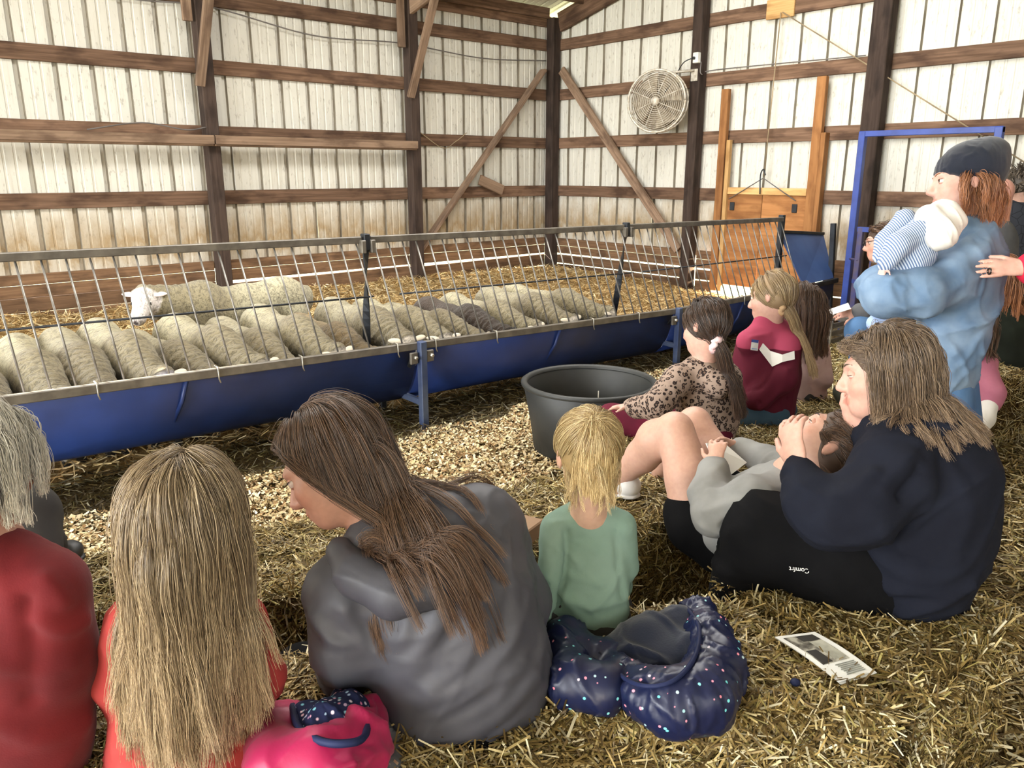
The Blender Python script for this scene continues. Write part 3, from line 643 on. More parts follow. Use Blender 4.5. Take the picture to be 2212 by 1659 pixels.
# small box lying by the gate
bx = empty('wire_crate', (-1.15, -4.9, 0), 'small grey crate on the floor at the foot of the blue gate', 'crate')
for z in (.04, .11, .18): 
    for (a, b) in (((-1.35, -4.78), (-.95, -4.78)), ((-.95, -4.78), (-.95, -5.0)), ((-.95, -5.0), (-1.35, -5.0)), ((-1.35, -5.0), (-1.35, -4.78))): beam('slat', (*a, z), (*b, z), .012, .045, MATS['grey_steel'], bx)
for (x, y) in ((-1.34, -4.79), (-.96, -4.79), (-.96, -4.99), (-1.34, -4.99)): beam('corner_post', (x, y, 0), (x, y, .22), .03, .03, MATS['zinc'], bx, up=(0, 1, 0))
# ------------------------------------------------------------------ tub
def lathe(name, prof, m, par, c, seg=48):
    V = []; Fc = []; n = len(prof)
    for k in range(seg):
        a = 2*math.pi*k/seg
        for (rr, z) in prof: V.append((c[0]+rr*math.cos(a), c[1]+rr*math.sin(a), c[2]+z))
    for k in range(seg):
        for i in range(n-1): a = k*n+i; b = ((k+1) % seg)*n+i; Fc.append((a, b, b+1, a+1))
    return obj(name, mesh_np(name, V, Fc), m, par)
TC = np.array([-4.93, -5.46, 0.0]); T = empty('rubber_tub', TC, 'large round black rubber tub standing on the shavings', 'tub')
lathe('wall', [(.0, .012), (.28, .012), (.295, .03), (.318, .2), (.340, .372), (.350, .384), (.360, .372), (.325, .19), (.30, .0), (0, 0)], MATS['black_rubber'], T, TC)
lathe('rim_bead', [(.352, .370), (.372, .376), (.375, .392), (.364, .400), (.344, .396), (.340, .380)], MATS['black_rubber'], T, TC)
for k, (dx, h) in enumerate(((.03, .24), (.06, .17))):
    tag(tube('white_straw_stalk' , [TC+np.array([dx+.1, .08-dx, .03]), TC+np.array([dx+.105, .085-dx, .06+h])], .003, MATS['twine_white'], None, 5), ('taller' if k == 0 else 'shorter')+' of two thin white stalks standing inside the black tub', 'stalk')

# ------------------------------------------------------------------ implicit surfaces (bodies, cloth, animals)
class Sdf:
    def __init__(s): s.p = []
    def cone(s, a, b, ra, rb, k=.02, n=None, flat=1.0, op='u'):
        s.p.append(('c', np.array(a, float), np.array(b, float), ra, rb, k, None if n is None else N(n), flat, op)); return s
    def ell(s, c, r, M=None, k=.02, op='u'):
        s.p.append(('e', np.array(c, float), np.array(r, float), np.eye(3) if M is None else M, k, op)); return s
    def plane(s, c, n): s.p.append(('p', np.array(c, float), N(n))); return s
    @staticmethod
    def ev(q, p):
        if p[0] == 'c':
            _, a, b, ra, rb, k, n, fl, op = p; ba = b-a; L2 = ba@ba+1e-12; x = q-a; t = np.clip((x@ba)/L2, 0, 1)
            d = x-t[..., None]*ba
            if n is not None:
                dn_ = d@n; l = np.sqrt(np.maximum((d*d).sum(-1)-dn_**2+(dn_/fl)**2, 0))
                return (l-(ra+(rb-ra)*t))*min(1., .5+.5*fl)
            return np.sqrt((d*d).sum(-1))-(ra+(rb-ra)*t)
        if p[0] == 'e':
            _, c, r, M, k, op = p; x = (q-c)@M; k0 = np.sqrt(((x/r)**2).sum(-1)); k1 = np.sqrt(((x/(r*r))**2).sum(-1))+1e-9; return k0*(k0-1)/k1
        return (q-p[1])@p[2]
    def bounds(s, p):
        if p[0] == 'c': R = max(p[3], p[4]); return np.minimum(p[1], p[2])-R, np.maximum(p[1], p[2])+R
        R = np.sqrt(((p[3]*p[2][None, :])**2).sum(1)); return p[1]-R, p[1]+R
    def dist(s, q, skip=()):
        d = np.full(q.shape[:-1], 9.)
        for p in s.p:
            if p[0] == 'p' or p[-1] == 's': continue
            d = np.minimum(d, s.ev(q, p))
        return d
    def mesh(s, h):
        bs = [s.bounds(p) for p in s.p if p[0] != 'p' and p[-1] != 's']; lo = np.min([b[0] for b in bs], 0)-4*h; hi = np.max([b[1] for b in bs], 0)+4*h
        nn = np.ceil((hi-lo)/h).astype(int)+1; Dg = np.full(nn, 1.0, np.float32)
        ax = [lo[i]+h*np.arange(nn[i]) for i in range(3)]
        for p in s.p:
            if p[0] == 'p':
                q = np.stack(np.meshgrid(*ax, indexing='ij'), -1); Dg = np.maximum(Dg, s.ev(q, p).astype(np.float32)); continue
            k = p[5] if p[0] == 'c' else p[4]; op = p[-1]; b0, b1 = s.bounds(p); pad = k+4*h
            i0 = np.maximum(np.floor((b0-pad-lo)/h).astype(int), 0); i1 = np.minimum(np.ceil((b1+pad-lo)/h).astype(int)+1, nn)
            if (i1 <= i0).any(): continue
            sl = tuple(slice(a, b) for a, b in zip(i0, i1)); q = np.stack(np.meshgrid(*[ax[i][sl[i]] for i in range(3)], indexing='ij'), -1)
            d = s.ev(q, p).astype(np.float32); a = Dg[sl]
            if op == 'u':
                hh = np.maximum(k-np.abs(a-d), 0)/max(k, 1e-6); Dg[sl] = np.minimum(a, d)-hh*hh*k*.25
            else:
                hh = np.maximum(k-np.abs(a+d), 0)/max(k, 1e-6); Dg[sl] = np.maximum(a, -d)+hh*hh*k*.25
        return surfnet(Dg, lo, h)
CORN = np.array([[i, j, k] for i in (0, 1) for j in (0, 1) for k in (0, 1)])
EDG = [(a, b) for a in range(8) for b in range(a+1, 8) if np.abs(CORN[a]-CORN[b]).sum() == 1]
def surfnet(D, lo, h):
    S = D < 0; n = D.shape; cnt = np.zeros([x-1 for x in n], np.int8)
    for c in CORN: cnt += S[c[0]:n[0]-1+c[0], c[1]:n[1]-1+c[1], c[2]:n[2]-1+c[2]]
    mask = (cnt > 0) & (cnt < 8); ce = np.argwhere(mask); idx = np.full(mask.shape, -1, np.int64); idx[mask] = np.arange(len(ce))
    vals = np.stack([D[ce[:, 0]+c[0], ce[:, 1]+c[1], ce[:, 2]+c[2]] for c in CORN], 1)
    acc = np.zeros((len(ce), 3)); w = np.zeros(len(ce))
    for a, b in EDG:
        va, vb = vals[:, a], vals[:, b]; m = (va < 0) != (vb < 0); t = np.where(m, va/np.where(m, va-vb, 1), 0)
        acc += np.where(m[:, None], CORN[a]+t[:, None]*(CORN[b]-CORN[a]), 0); w += m
    V = lo+h*(ce+acc/w[:, None]); Q = []
    for ax in range(3):
        s0 = [slice(None)]*3; s1 = [slice(None)]*3; s0[ax] = slice(0, -1); s1[ax] = slice(1, None)
        A = S[tuple(s0)]; B = S[tuple(s1)]; e = np.argwhere(A != B); o1, o2 = (ax+1) % 3, (ax+2) % 3
        e = e[(e[:, o1] > 0) & (e[:, o2] > 0) & (e[:, o1] < n[o1]-1) & (e[:, o2] < n[o2]-1)]
        u1 = np.zeros(3, int); u1[o1] = 1; u2 = np.zeros(3, int); u2[o2] = 1
        def g(x): return idx[x[:, 0], x[:, 1], x[:, 2]]
        q = np.stack([g(e-u1-u2), g(e-u2), g(e), g(e-u1)], 1); ins = A[e[:, 0], e[:, 1], e[:, 2]]
        q[~ins] = q[~ins][:, ::-1]; Q.append(q)
    return V, np.vstack(Q)
def vnormals(V, Q):
    a = np.cross(V[Q[:, 2]]-V[Q[:, 0]], V[Q[:, 3]]-V[Q[:, 1]]); nr = np.zeros_like(V)
    for i in range(4): np.add.at(nr, Q[:, i], a)
    return nr/(np.linalg.norm(nr, axis=1)[:, None]+1e-12)
def lapl(V, Q, it=1, lam=.5):
    for _ in range(it):
        s = np.zeros_like(V); c = np.zeros(len(V))
        for i in range(4):
            for j in (1, 3): np.add.at(s, Q[:, i], V[Q[:, (i+j) % 4]]); np.add.at(c, Q[:, i], 1)
        V = V*(1-lam)+lam*s/np.maximum(c, 1)[:, None]
    return V

# ------------------------------------------------------------------ sheep (local frame: head towards -y, hooves at z = 0)
def leg_s(S, x, y, hind):
    sx = 1 if x > 0 else -1
    if hind: S.cone((x, y, .40), (x*1.05, y-.03, .30), .085, .07, .05); S.cone((x*1.05, y-.03, .30), (x*1.08, y+.055, .19), .055, .032, .03); S.cone((x*1.08, y+.055, .19), (x*1.08, y+.02, .045), .026, .022, .015)
    else: S.cone((x, y, .38), (x, y+.01, .24), .065, .045, .04); S.cone((x, y+.01, .24), (x, y-.005, .05), .032, .022, .02)
    yy = y+.02 if hind else y-.005
    S.cone((x*(1.08 if hind else 1), yy, .05), (x*(1.08 if hind else 1), yy-.02, .018), .024, .03, .012)
def sheep_mesh(pose, seed, face, legc, woolc, dirty=.35):
    S = Sdf(); rs = np.random.default_rng(seed)
    S.ell((0, .36, .50), (.135, .20, .175), k=.06); S.ell((0, .10, .475), (.145, .30, .165), k=.06); S.ell((0, -.16, .485), (.128, .15, .175), k=.035)
    S.ell((0, .56, .5), (.035, .045, .09), k=.05)
    for x in (-.075, .075): leg_s(S, x, -.17, False); leg_s(S, x*1.1, .42, True)
    if pose == 'feed':
        tw = rs.uniform(-.05, .05); nb = np.array([tw*.4, -.50, .46]); S.cone((0, -.22, .53), nb, .115, .078, .03)
        hb = np.array([tw, -.585, .465]); hm = np.array([tw*1.5, -.655, .37]); S.cone(nb, hb, .072, .058, .04)
        S.cone(hb, hm, .058, .040, .03); S.ell(hm+np.array([0, -.004, -.008]), (.036, .03, .03), k=.02)
        S.ell(hb+np.array([0, -.01, .02]), (.055, .06, .05), k=.02)
    else:
        nb = np.array([0, -.47, .58]); S.cone((0, -.22, .52), nb, .135, .09, .08)
        hb = np.array([.03, -.54, .60]); hm = np.array([.13, -.62, .51]); S.cone(nb, hb, .08, .072, .05); S.cone(hb, hm, .066, .042, .03)
        S.ell(hm, (.044, .04, .042), k=.02); S.ell(hb+np.array([.005, 0, .02]), (.072, .07, .065), k=.02)
    V, Q = S.mesh(.0105)
    nr = vnormals(V, Q); hd = np.linalg.norm(V-hb, axis=1); isface = (hd < .1) & ((V-hb)@N(hm-hb) > -.02) | (np.linalg.norm(V-hm, axis=1) < .1); islow = V[:, 2] < .25
    w = np.where(isface | islow, 0., 1.)
    disp = .006*fbm(V*22, seed, 2)+.010*fbm(V*6, seed+7, 2)+.012*np.clip((.02-V[:, 1])/.05, 0, 1)
    necky = np.clip((-V[:, 1]-.12)/.25, 0, 1)
    disp += .007*necky*np.sin((V@np.array([.2, -.8, -.55])*125)+6*fbm(V*11, seed))*(V[:, 2] > .3)*(.4+.6*np.abs(vnoise(V*9, seed+4)))
    V = V+nr*(disp*w)[:, None]
    c = np.array(lin(woolc)); C = np.repeat(c[None], len(V), 0)
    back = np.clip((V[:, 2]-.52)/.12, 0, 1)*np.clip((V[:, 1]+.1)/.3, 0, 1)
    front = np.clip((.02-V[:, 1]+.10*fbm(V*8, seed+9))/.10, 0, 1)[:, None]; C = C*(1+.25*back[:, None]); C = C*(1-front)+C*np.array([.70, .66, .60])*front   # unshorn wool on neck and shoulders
    d = np.clip(fbm(V*7, seed+3)+.1, 0, 1)*dirty; C = C*(1-d[:, None])+np.array(lin((118, 100, 66)))*d[:, None]
    C[islow] = lin(legc); C[V[:, 2] < .04] = lin((40, 34, 30)); C[isface] = lin(face)
    if pose != 'feed': 
        mu = np.linalg.norm(V-(hm+N(hm-hb)*.035), axis=1) < .018; C[mu] = lin((70, 52, 50))
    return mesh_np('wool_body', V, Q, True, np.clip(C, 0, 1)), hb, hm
def earmesh(col):
    S = Sdf(); S.ell((0, 0, 0), (.055, .011, .024), k=.01); V, Q = S.mesh(.006); V[:, 2] += .25*np.abs(V[:, 1])*0; C = np.repeat(np.array([lin(col)]), len(V), 0); return mesh_np('ear', V, Q, True, C)
MATS['face'] = MATS['painted']
PROTO = {}
def proto(key, pose, seed, face, legc, woolc, earc, dirty=.35):
    me, hb, hm = sheep_mesh(pose, seed, face, legc, woolc, dirty); PROTO[key] = (me, hb, hm, earmesh(earc), pose)
proto('a', 'feed', 11, (226, 214, 196), (196, 184, 166), (172, 163, 134), (228, 216, 196)); proto('b', 'feed', 23, (216, 204, 186), (44, 38, 34), (160, 151, 124), (222, 210, 188), .5)
proto('c', 'feed', 35, (60, 50, 44), (40, 34, 30), (166, 157, 130), (40, 34, 30), .4); proto('d', 'feed', 41, (180, 160, 134), (150, 136, 116), (142, 124, 92), (190, 172, 146), .75)
proto('k', 'feed', 57, (36, 30, 26), (30, 26, 22), (66, 52, 42), (40, 34, 28), .2); proto('w', 'stand', 61, (236, 226, 220), (214, 204, 186), (178, 170, 142), (240, 224, 218), .1)
def sheep(key, x, y, z, rz, sc, label, mirror=False):
    me, hb, hm, em, pose = PROTO[key]; r = empty('sheep', (x, y, z), label, 'sheep', 'sheep in the pen')
    r.rotation_euler = (0, 0, rz); r.scale = (sc*(-1 if mirror else 1), sc, sc)
    o = bpy.data.objects.new('wool_body', me); COL.objects.link(o); o.parent = r
    if not me.materials: me.materials.append(MATS['wool'])
    d = N(hm-hb); side = N(np.cross(d, [0, 0, 1.])); up = np.cross(side, d)
    for s in (-1, 1):
        e = bpy.data.objects.new('ear', em); COL.objects.link(e); e.parent = r
        if not em.materials: em.materials.append(MATS['painted'])
        p = hb-d*.015+side*s*.085+up*.035; ex = N(side*s+up*(-.12)-d*.25); ey = N(d*.9+up*.2); ez = N(np.cross(ex, ey)); ey = np.cross(ez, ex)
        e.matrix_local = Matrix([[ex[0], ez[0], ey[0], p[0]], [ex[1], ez[1], ey[1], p[1]], [ex[2], ez[2], ey[2], p[2]], [0, 0, 0, 1]])
        if pose == 'stand':
            ep = hb+d*.052+side*s*.054+up*.022; ee = tubemesh('eye', [ep-side*s*.004, ep+side*s*.006], .011, 10); q = bpy.data.objects.new('eye', ee); COL.objects.link(q); q.parent = r; ee.materials.append(MATS['cable_black'])
    return r
FLOCK = [('c', -7.54, 0, 1.0, 'sheep with a black face and ear at the left edge of the feeder'), ('a', -7.27, 0, 1.02, 'cream sheep feeding second from the left edge of the feeder'),
 ('b', -7.06, .03, 1.03, 'cream sheep feeding third from the left edge of the feeder'), ('a', -6.84, .02, 1.06, 'cream sheep feeding directly left of and below the standing white sheep face'),
 ('b', -6.62, -.12, .96, 'small low cream sheep feeding right under the standing white sheep face'), ('a', -6.38, -.02, 1.05, 'broad cream sheep feeding under the shoulder of the standing white sheep'),
 ('c', -6.12, .0, .98, 'cream sheep feeding under the rump of the standing white sheep'), ('a', -5.86, .02, 1.05, 'cream sheep with wrinkled neck feeding just right of the standing white sheep'),
 ('d', -5.62, -.14, .94, 'dirty tan-brown sheep feeding left of the first twisted fence support'), ('b', -5.32, .02, 1.02, 'cream sheep feeding right of the first twisted fence support'),
 ('a', -5.06, -.06, .98, 'cream sheep feeding second to the left of the dark brown sheep'), ('b', -4.83, -.12, .92, 'cream sheep with one ear up feeding just left of the dark brown sheep'),
 ('k', -4.55, -.1, .94, 'the only dark brown sheep, feeding among the cream ones'), ('a', -4.30, -.08, .96, 'cream sheep feeding just right of the dark brown sheep'),
 ('b', -3.92, -.08, .98, 'cream sheep feeding second from the right end of the flock'), ('a', -3.62, -.1, .98, 'rightmost cream sheep feeding near the second twisted support')]
for i, (k, x, dy, sc, lab) in enumerate(FLOCK):
    a = random.uniform(-.1, .1) + (.12 if i in (4, 11, 13) else 0) + (.25 if i == 15 else 0)
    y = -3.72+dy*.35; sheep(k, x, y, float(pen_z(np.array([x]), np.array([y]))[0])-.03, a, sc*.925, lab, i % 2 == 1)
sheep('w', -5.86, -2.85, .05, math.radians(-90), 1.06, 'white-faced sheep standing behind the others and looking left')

# ------------------------------------------------------------------ people
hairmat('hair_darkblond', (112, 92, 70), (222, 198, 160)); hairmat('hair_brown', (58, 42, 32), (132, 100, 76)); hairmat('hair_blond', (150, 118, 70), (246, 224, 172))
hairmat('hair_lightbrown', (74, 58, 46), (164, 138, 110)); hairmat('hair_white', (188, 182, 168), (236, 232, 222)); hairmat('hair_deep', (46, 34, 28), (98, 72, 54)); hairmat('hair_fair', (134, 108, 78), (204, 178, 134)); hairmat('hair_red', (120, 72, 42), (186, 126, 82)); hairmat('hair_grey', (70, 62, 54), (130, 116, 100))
fabric('red_fleece', (108, 30, 34), (92, 25, 29), .9, 300, .4, .12); fabric('coral_cotton', (180, 72, 68), (166, 60, 58)); fabric('charcoal_jersey', (76, 76, 84), (66, 66, 74), .55, 600, .1, 0, .45)
fabric('black_cotton', (15, 15, 17), (10, 10, 12), .9, 400, .2, 0, .12); fabric('navy_fleece', (26, 29, 40), (22, 24, 34), .9, 400, .3, .0, .15); fabric('mint_cotton', (126, 150, 138), (114, 140, 127)); fabric('grey_leggings', (64, 62, 60), (54, 52, 52))
fabric('grey_sweat', (148, 148, 146), (130, 130, 128)); fabric('maroon_cotton', (98, 24, 44), (84, 20, 38)); fabric('denim_blue', (130, 152, 176), (98, 124, 154), .85, 700, .4); fabric('jeans_blue', (86, 120, 160), (70, 104, 144), .85, 700, .4)
fabric('blush_cotton', (196, 168, 162), (180, 152, 148)); fabric('pink_fleece', (196, 122, 142), (178, 106, 128)); fabric('olive_dark', (38, 44, 36), (30, 34, 28)); fabric('beanie_navy', (30, 34, 46), (24, 28, 38), .95, 900, .6, .3)
fabric('white_cotton', (236, 232, 224), (226, 222, 214)); fabric('heather_grey', (98, 98, 100), (84, 84, 86)); fabric('hot_pink', (172, 20, 80), (156, 17, 72), .45, 120, .25, .1, .5); fabric('pale_blue', (170, 190, 226), (150, 172, 214)); fabric('sock_white', (240, 238, 234)); fabric('teal_jeans', (72, 96, 112), (60, 84, 100)); fabric('rose_sleeve', (208, 40, 66), (190, 30, 58))
plain('shoe_white', (236, 234, 232), .5); plain('shoe_black', (28, 28, 30), .5); plain('boot_olive', (54, 56, 44), .55); plain('scrunchie_pink', (226, 184, 184), .8, 0, (246, 222, 220), 30); plain('scrunchie_peach', (214, 176, 132), .8); plain('glass_frame', (30, 26, 26), .4)
def patmat(name, fn):
    m, n, l, b = newmat(name); b.inputs['Roughness'].default_value = .85; b.inputs['Specular IOR Level'].default_value = .25; l.new(fn(n, l), b.inputs['Base Color']); MATS[name] = m; return m
def leopard(n, l):
    v = mapping(n, l, 'Position'); nz = tex(n, l, 'Noise', 30, v, Detail=2); ad = n.new('ShaderNodeVectorMath'); ad.operation = 'ADD'; sc = n.new('ShaderNodeVectorMath'); sc.operation = 'SCALE'; sc.inputs[3].default_value = .016
    l.new(nz.outputs['Color'], sc.inputs[0]); l.new(v, ad.inputs[0]); l.new(sc.outputs[0], ad.inputs[1])
    vo = tex(n, l, 'Voronoi', 60, ad.outputs[0]); nb = tex(n, l, 'Noise', 60, v)
    ringf = ramp(n, l, vo.outputs['Distance'], [(0., 0.), (.20, .25), (.27, 1.), (.47, 1.), (.54, 0.)]); gap = ramp(n, l, nb.outputs[0], [(.40, 0.), (.46, 1.)])
    mu = n.new('ShaderNodeMath'); mu.operation = 'MULTIPLY'; l.new(ringf, mu.inputs[0]); l.new(gap, mu.inputs[1])
    base = mix(n, l, ramp(n, l, vo.outputs['Distance'], [(.15, 1.), (.3, 0.)]), lin((150, 130, 116)), lin((118, 94, 78)))
    return mix(n, l, mu.outputs[0], base, lin((36, 26, 24)))
patmat('leopard_print', leopard)
def stripes(n, l):
    w = tex(n, l, 'Wave', 42, mapping(n, l, 'Position', rot=(.3, .5, .8)), Distortion=1.0); return mix(n, l, ramp(n, l, w.outputs['Fac'], [(.4, 0.), (.6, 1.)]), lin((96, 118, 156)), lin((206, 216, 230)))
patmat('blue_stripes', stripes)
def fleece_blocks(z_pink):   # colour-blocked pullover: rose yoke over maroon body
    def f(n, l):
        g = n.new('ShaderNodeNewGeometry').outputs['Position']; s = n.new('ShaderNodeSeparateXYZ'); l.new(g, s.inputs[0]); return mix(n, l, ramp(n, l, s.outputs['Z'], [(z_pink-.003, 0.), (z_pink+.003, 1.)]), lin((112, 30, 50)), lin((184, 74, 104)))
    return f
patmat('fleece_blocks', lambda n, l: (lambda s, mr: (l.new(n.new('ShaderNodeNewGeometry').outputs['Position'], s.inputs[0]), l.new(s.outputs['Z'], mr.inputs[0]), setattr(mr.inputs[1], 'default_value', .748), setattr(mr.inputs[2], 'default_value', .752), mix(n, l, mr.outputs[0], lin((88, 22, 40)), lin((166, 66, 92))))[-1])(n.new('ShaderNodeSeparateXYZ'), n.new('ShaderNodeMapRange')))
def floral(n, l):
    v = mapping(n, l, 'Position'); vo = tex(n, l, 'Voronoi', 85, v); c = ramp(n, l, vo.outputs['Color'], [(0., lin((236, 120, 170))), (.4, lin((120, 196, 214))), (.7, lin((240, 214, 226))), (1., lin((196, 60, 120)))])
    return mix(n, l, ramp(n, l, vo.outputs['Distance'], [(.22, 1.), (.36, 0.)]), lin((26, 32, 66)), c)
patmat('floral_lining', floral)
def hearts(n, l):
    v = mapping(n, l, 'Position'); vo = tex(n, l, 'Voronoi', 46, v); c = ramp(n, l, vo.outputs['Color'], [(0., lin((250, 130, 150))), (.45, lin((240, 170, 190))), (.6, lin((110, 220, 224))), (1., lin((230, 236, 240)))])
    return mix(n, l, ramp(n, l, vo.outputs['Distance'], [(.13, 1.), (.17, 0.)]), lin((22, 29, 62)), c)
m_ = patmat('heart_quilt', hearts); m_.node_tree.nodes['Principled BSDF'].inputs['Roughness'].default_value = .38; m_.node_tree.nodes['Principled BSDF'].inputs['Specular IOR Level'].default_value = .5
fabric('navy_lining', (26, 32, 52), (20, 26, 44), .95, 200, .5, .4); fabric('navy_trim', (34, 42, 78), None, .6)
def quilt(n, l):
    v = mapping(n, l, 'Position'); vo = tex(n, l, 'Voronoi', 14, v, feature='DISTANCE_TO_EDGE'); return mix(n, l, ramp(n, l, vo.outputs['Distance'], [(.0, 1.), (.05, 0.)]), lin((44, 46, 52)), lin((22, 22, 26)))
patmat('black_quilt', quilt)

class Head:
    def __init__(s, c, Fv, Uv, sc=1.0):
        s.c = P(*c); s.d = c[2]; Fy = N(CV(*Fv)); U = CV(*Uv); U = N(U-Fy*(U@Fy)); X = np.cross(Fy, U); s.M = np.stack([X, Fy, U], 1); s.s = sc
    def w(s, x, y, z): return s.c+s.M@(np.array([x, y, z])*s.s)
    def loc(s, V): return (V-s.c)@s.M/s.s
def head_sdf(S, H, face=True, ears=True):
    k = H.s; M = H.M
    S.ell(H.w(0, -.012, .028), np.array([.073, .092, .083])*k, M, .03*k); S.ell(H.w(0, .030, -.040), np.array([.058, .062, .072])*k, M, .035*k)
    S.ell(H.w(0, .062, -.088), np.array([.026, .024, .022])*k, M, .03*k)
    if face:
        S.ell(H.w(0, .078, .022), np.array([.046, .018, .014])*k, M, .022*k)
        for sx in (-1, 1):
            S.ell(H.w(sx*.036, .058, -.03), np.array([.022, .026, .024])*k, M, .02*k); S.ell(H.w(sx*.031, .099, .004), np.array([.016, .014, .010])*k, M, .012*k, 's')
        S.cone(H.w(0, .088, .008), H.w(0, .110, -.030), .0075*k, .0115*k, .012*k); S.ell(H.w(0, .098, -.036), np.array([.016, .012, .008])*k, M, .01*k)
        S.ell(H.w(0, .088, -.062), np.array([.021, .010, .0065])*k, M, .006*k); S.ell(H.w(0, .086, -.073), np.array([.018, .010, .0065])*k, M, .006*k)
    if ears:
        for sx in (-1, 1): S.ell(H.w(sx*.077, -.012, -.008), np.array([.009, .017, .030])*k, M, .008*k)
def skin_cols(V, H, tone):
    tone = tuple(t*.91 for t in tone); C = np.repeat(np.array([lin(tone)]), len(V), 0); q = H.loc(V); near = np.linalg.norm(q, axis=1) < .2
    lip = near & (((q-np.array([0, .094, -.067]))/np.array([.024, .02, .0125]))**2).sum(1).__lt__(1.)
    C[lip] = np.array(lin(tone))*np.array([.88, .66, .64])
    for c, r in (((.045, .07, -.035), .032), ((-.045, .07, -.035), .032), ((0, .112, -.032), .02), ((.08, -.01, -.01), .03), ((-.08, -.01, -.01), .03)):
        f = np.clip(1-np.linalg.norm(q-np.array(c), axis=1)/r, 0, 1)[:, None]*.5; C = C*(1-f)+C*np.array([1.0, .72, .68])*f
    return C
def hand(S, wrist, dirv, nrm, size=.17, curl=.5, thumb=1, spread=.16):
    # wrist point, pointing direction, back-of-hand normal; unequal fingers bent towards the palm
    d = N(dirv); n = N(np.array(nrm)-d*(np.array(nrm)@d)); s = np.cross(d, n); k = size/.18; w = np.array(wrist, float)
    S.cone(w, w+d*.035*k, .022*k, .028*k, .01*k, n, .62); S.cone(w+d*.03*k, w+d*.075*k, .032*k, .034*k, .012*k, n, .42)
    for i, (off, L) in enumerate(((-.030, .064), (-.010, .072), (.011, .067), (.030, .052))):
        p = w+d*.082*k+s*off*k*1.0; a = -spread*(off/.03)*.5; dd = N(d*math.cos(a)-s*math.sin(a)*1.0); c = 0
        for j, f in enumerate((.45, .31, .24)):
            c += curl*(.55, .75, .5)[j]; v = dd*math.cos(c)-n*math.sin(c); q = p+v*L*f*k; S.cone(p, q, (.0088-.001*j)*k, (.0082-.001*j)*k, .004*k); p = q
    p = w+d*.025*k-s*thumb*.026*k; dd = N(d*.7-s*thumb*.75-n*.35); q = p+dd*.042*k; S.cone(p, q, .0125*k, .0105*k, .012*k); r2 = q+N(dd*.7+d*.5-n*.2)*.032*k; S.cone(q, r2, .0098*k, .0078*k, .004*k)
def folds(amp, freq, along, seed, st=.86, wid=.16):
    al = N(CV(*along))
    def f(V):
        q = (V-np.outer(V@al, al)*st)*freq; q = q+.5*np.stack([vnoise(V*freq*.5, seed+i) for i in range(3)], 1)
        a = vnoise(q, seed); b = vnoise(q*1.7+5, seed+1); m = np.clip(.75+.9*vnoise(V*freq*.4+9, seed+2), .1, 1.3)
        r1 = np.maximum(0, 1-np.abs(a)/(wid*2))**1.5; r2 = np.maximum(0, 1-np.abs(b)/(wid*1.8))**1.5
        return amp*((1.5*r1+.7*r2)*m-.35)
    return f
def ray_on(S, x, y, t=1.2):
    v = P(x, y, 1)-CAM
    for _ in range(120):
        d = float(S.dist((CAM+v*t)[None])[0])
        if d < .002: break
        t += max(d, .002)*.8
    return CAM+v*t
def ridges(S, lines, t0=1.2):
    """folds along given lines: (amplitude m, half width m, [(x px, y px), ...]) dropped onto the garment"""
    L = []
    for A, w, pts in lines: L.append((A, w, smoothpath([ray_on(S, x, y, t0) for x, y in pts], 10)))
    def f(V):
        d = np.zeros(len(V))
        for A, w, q in L:
            m = np.full(len(V), 9.)
            for i in range(0, len(q)): m = np.minimum(m, ((V-q[i])**2).sum(1))
            t = np.linspace(0, 1, len(q)); d += A*np.exp(-m/(w*w))
        return d
    return f
def cluster(V, Q, hid, g=.032):
    """merge the vertices that lie well under the clothes into a coarse, still connected surface"""
    n = len(V); key = np.arange(n)
    if hid.any():
        ij = np.floor(V[hid]/g).astype(np.int64); code = (ij[:, 0]*73856093) ^ (ij[:, 1]*19349663) ^ (ij[:, 2]*83492791); _, inv = np.unique(code, return_inverse=True); key[hid] = n+inv
    u, inv = np.unique(key, return_inverse=True); W = np.zeros((len(u), 3)); c = np.zeros(len(u)); np.add.at(W, inv, V); np.add.at(c, inv, 1); W /= c[:, None]
    q = inv[Q]; T = np.vstack([q[:, [0, 1, 2]], q[:, [0, 2, 3]]]); T = T[(T[:, 0] != T[:, 1]) & (T[:, 1] != T[:, 2]) & (T[:, 0] != T[:, 2])]
    _, ix = np.unique(np.sort(T, 1), axis=0, return_index=True); return W, T[ix]
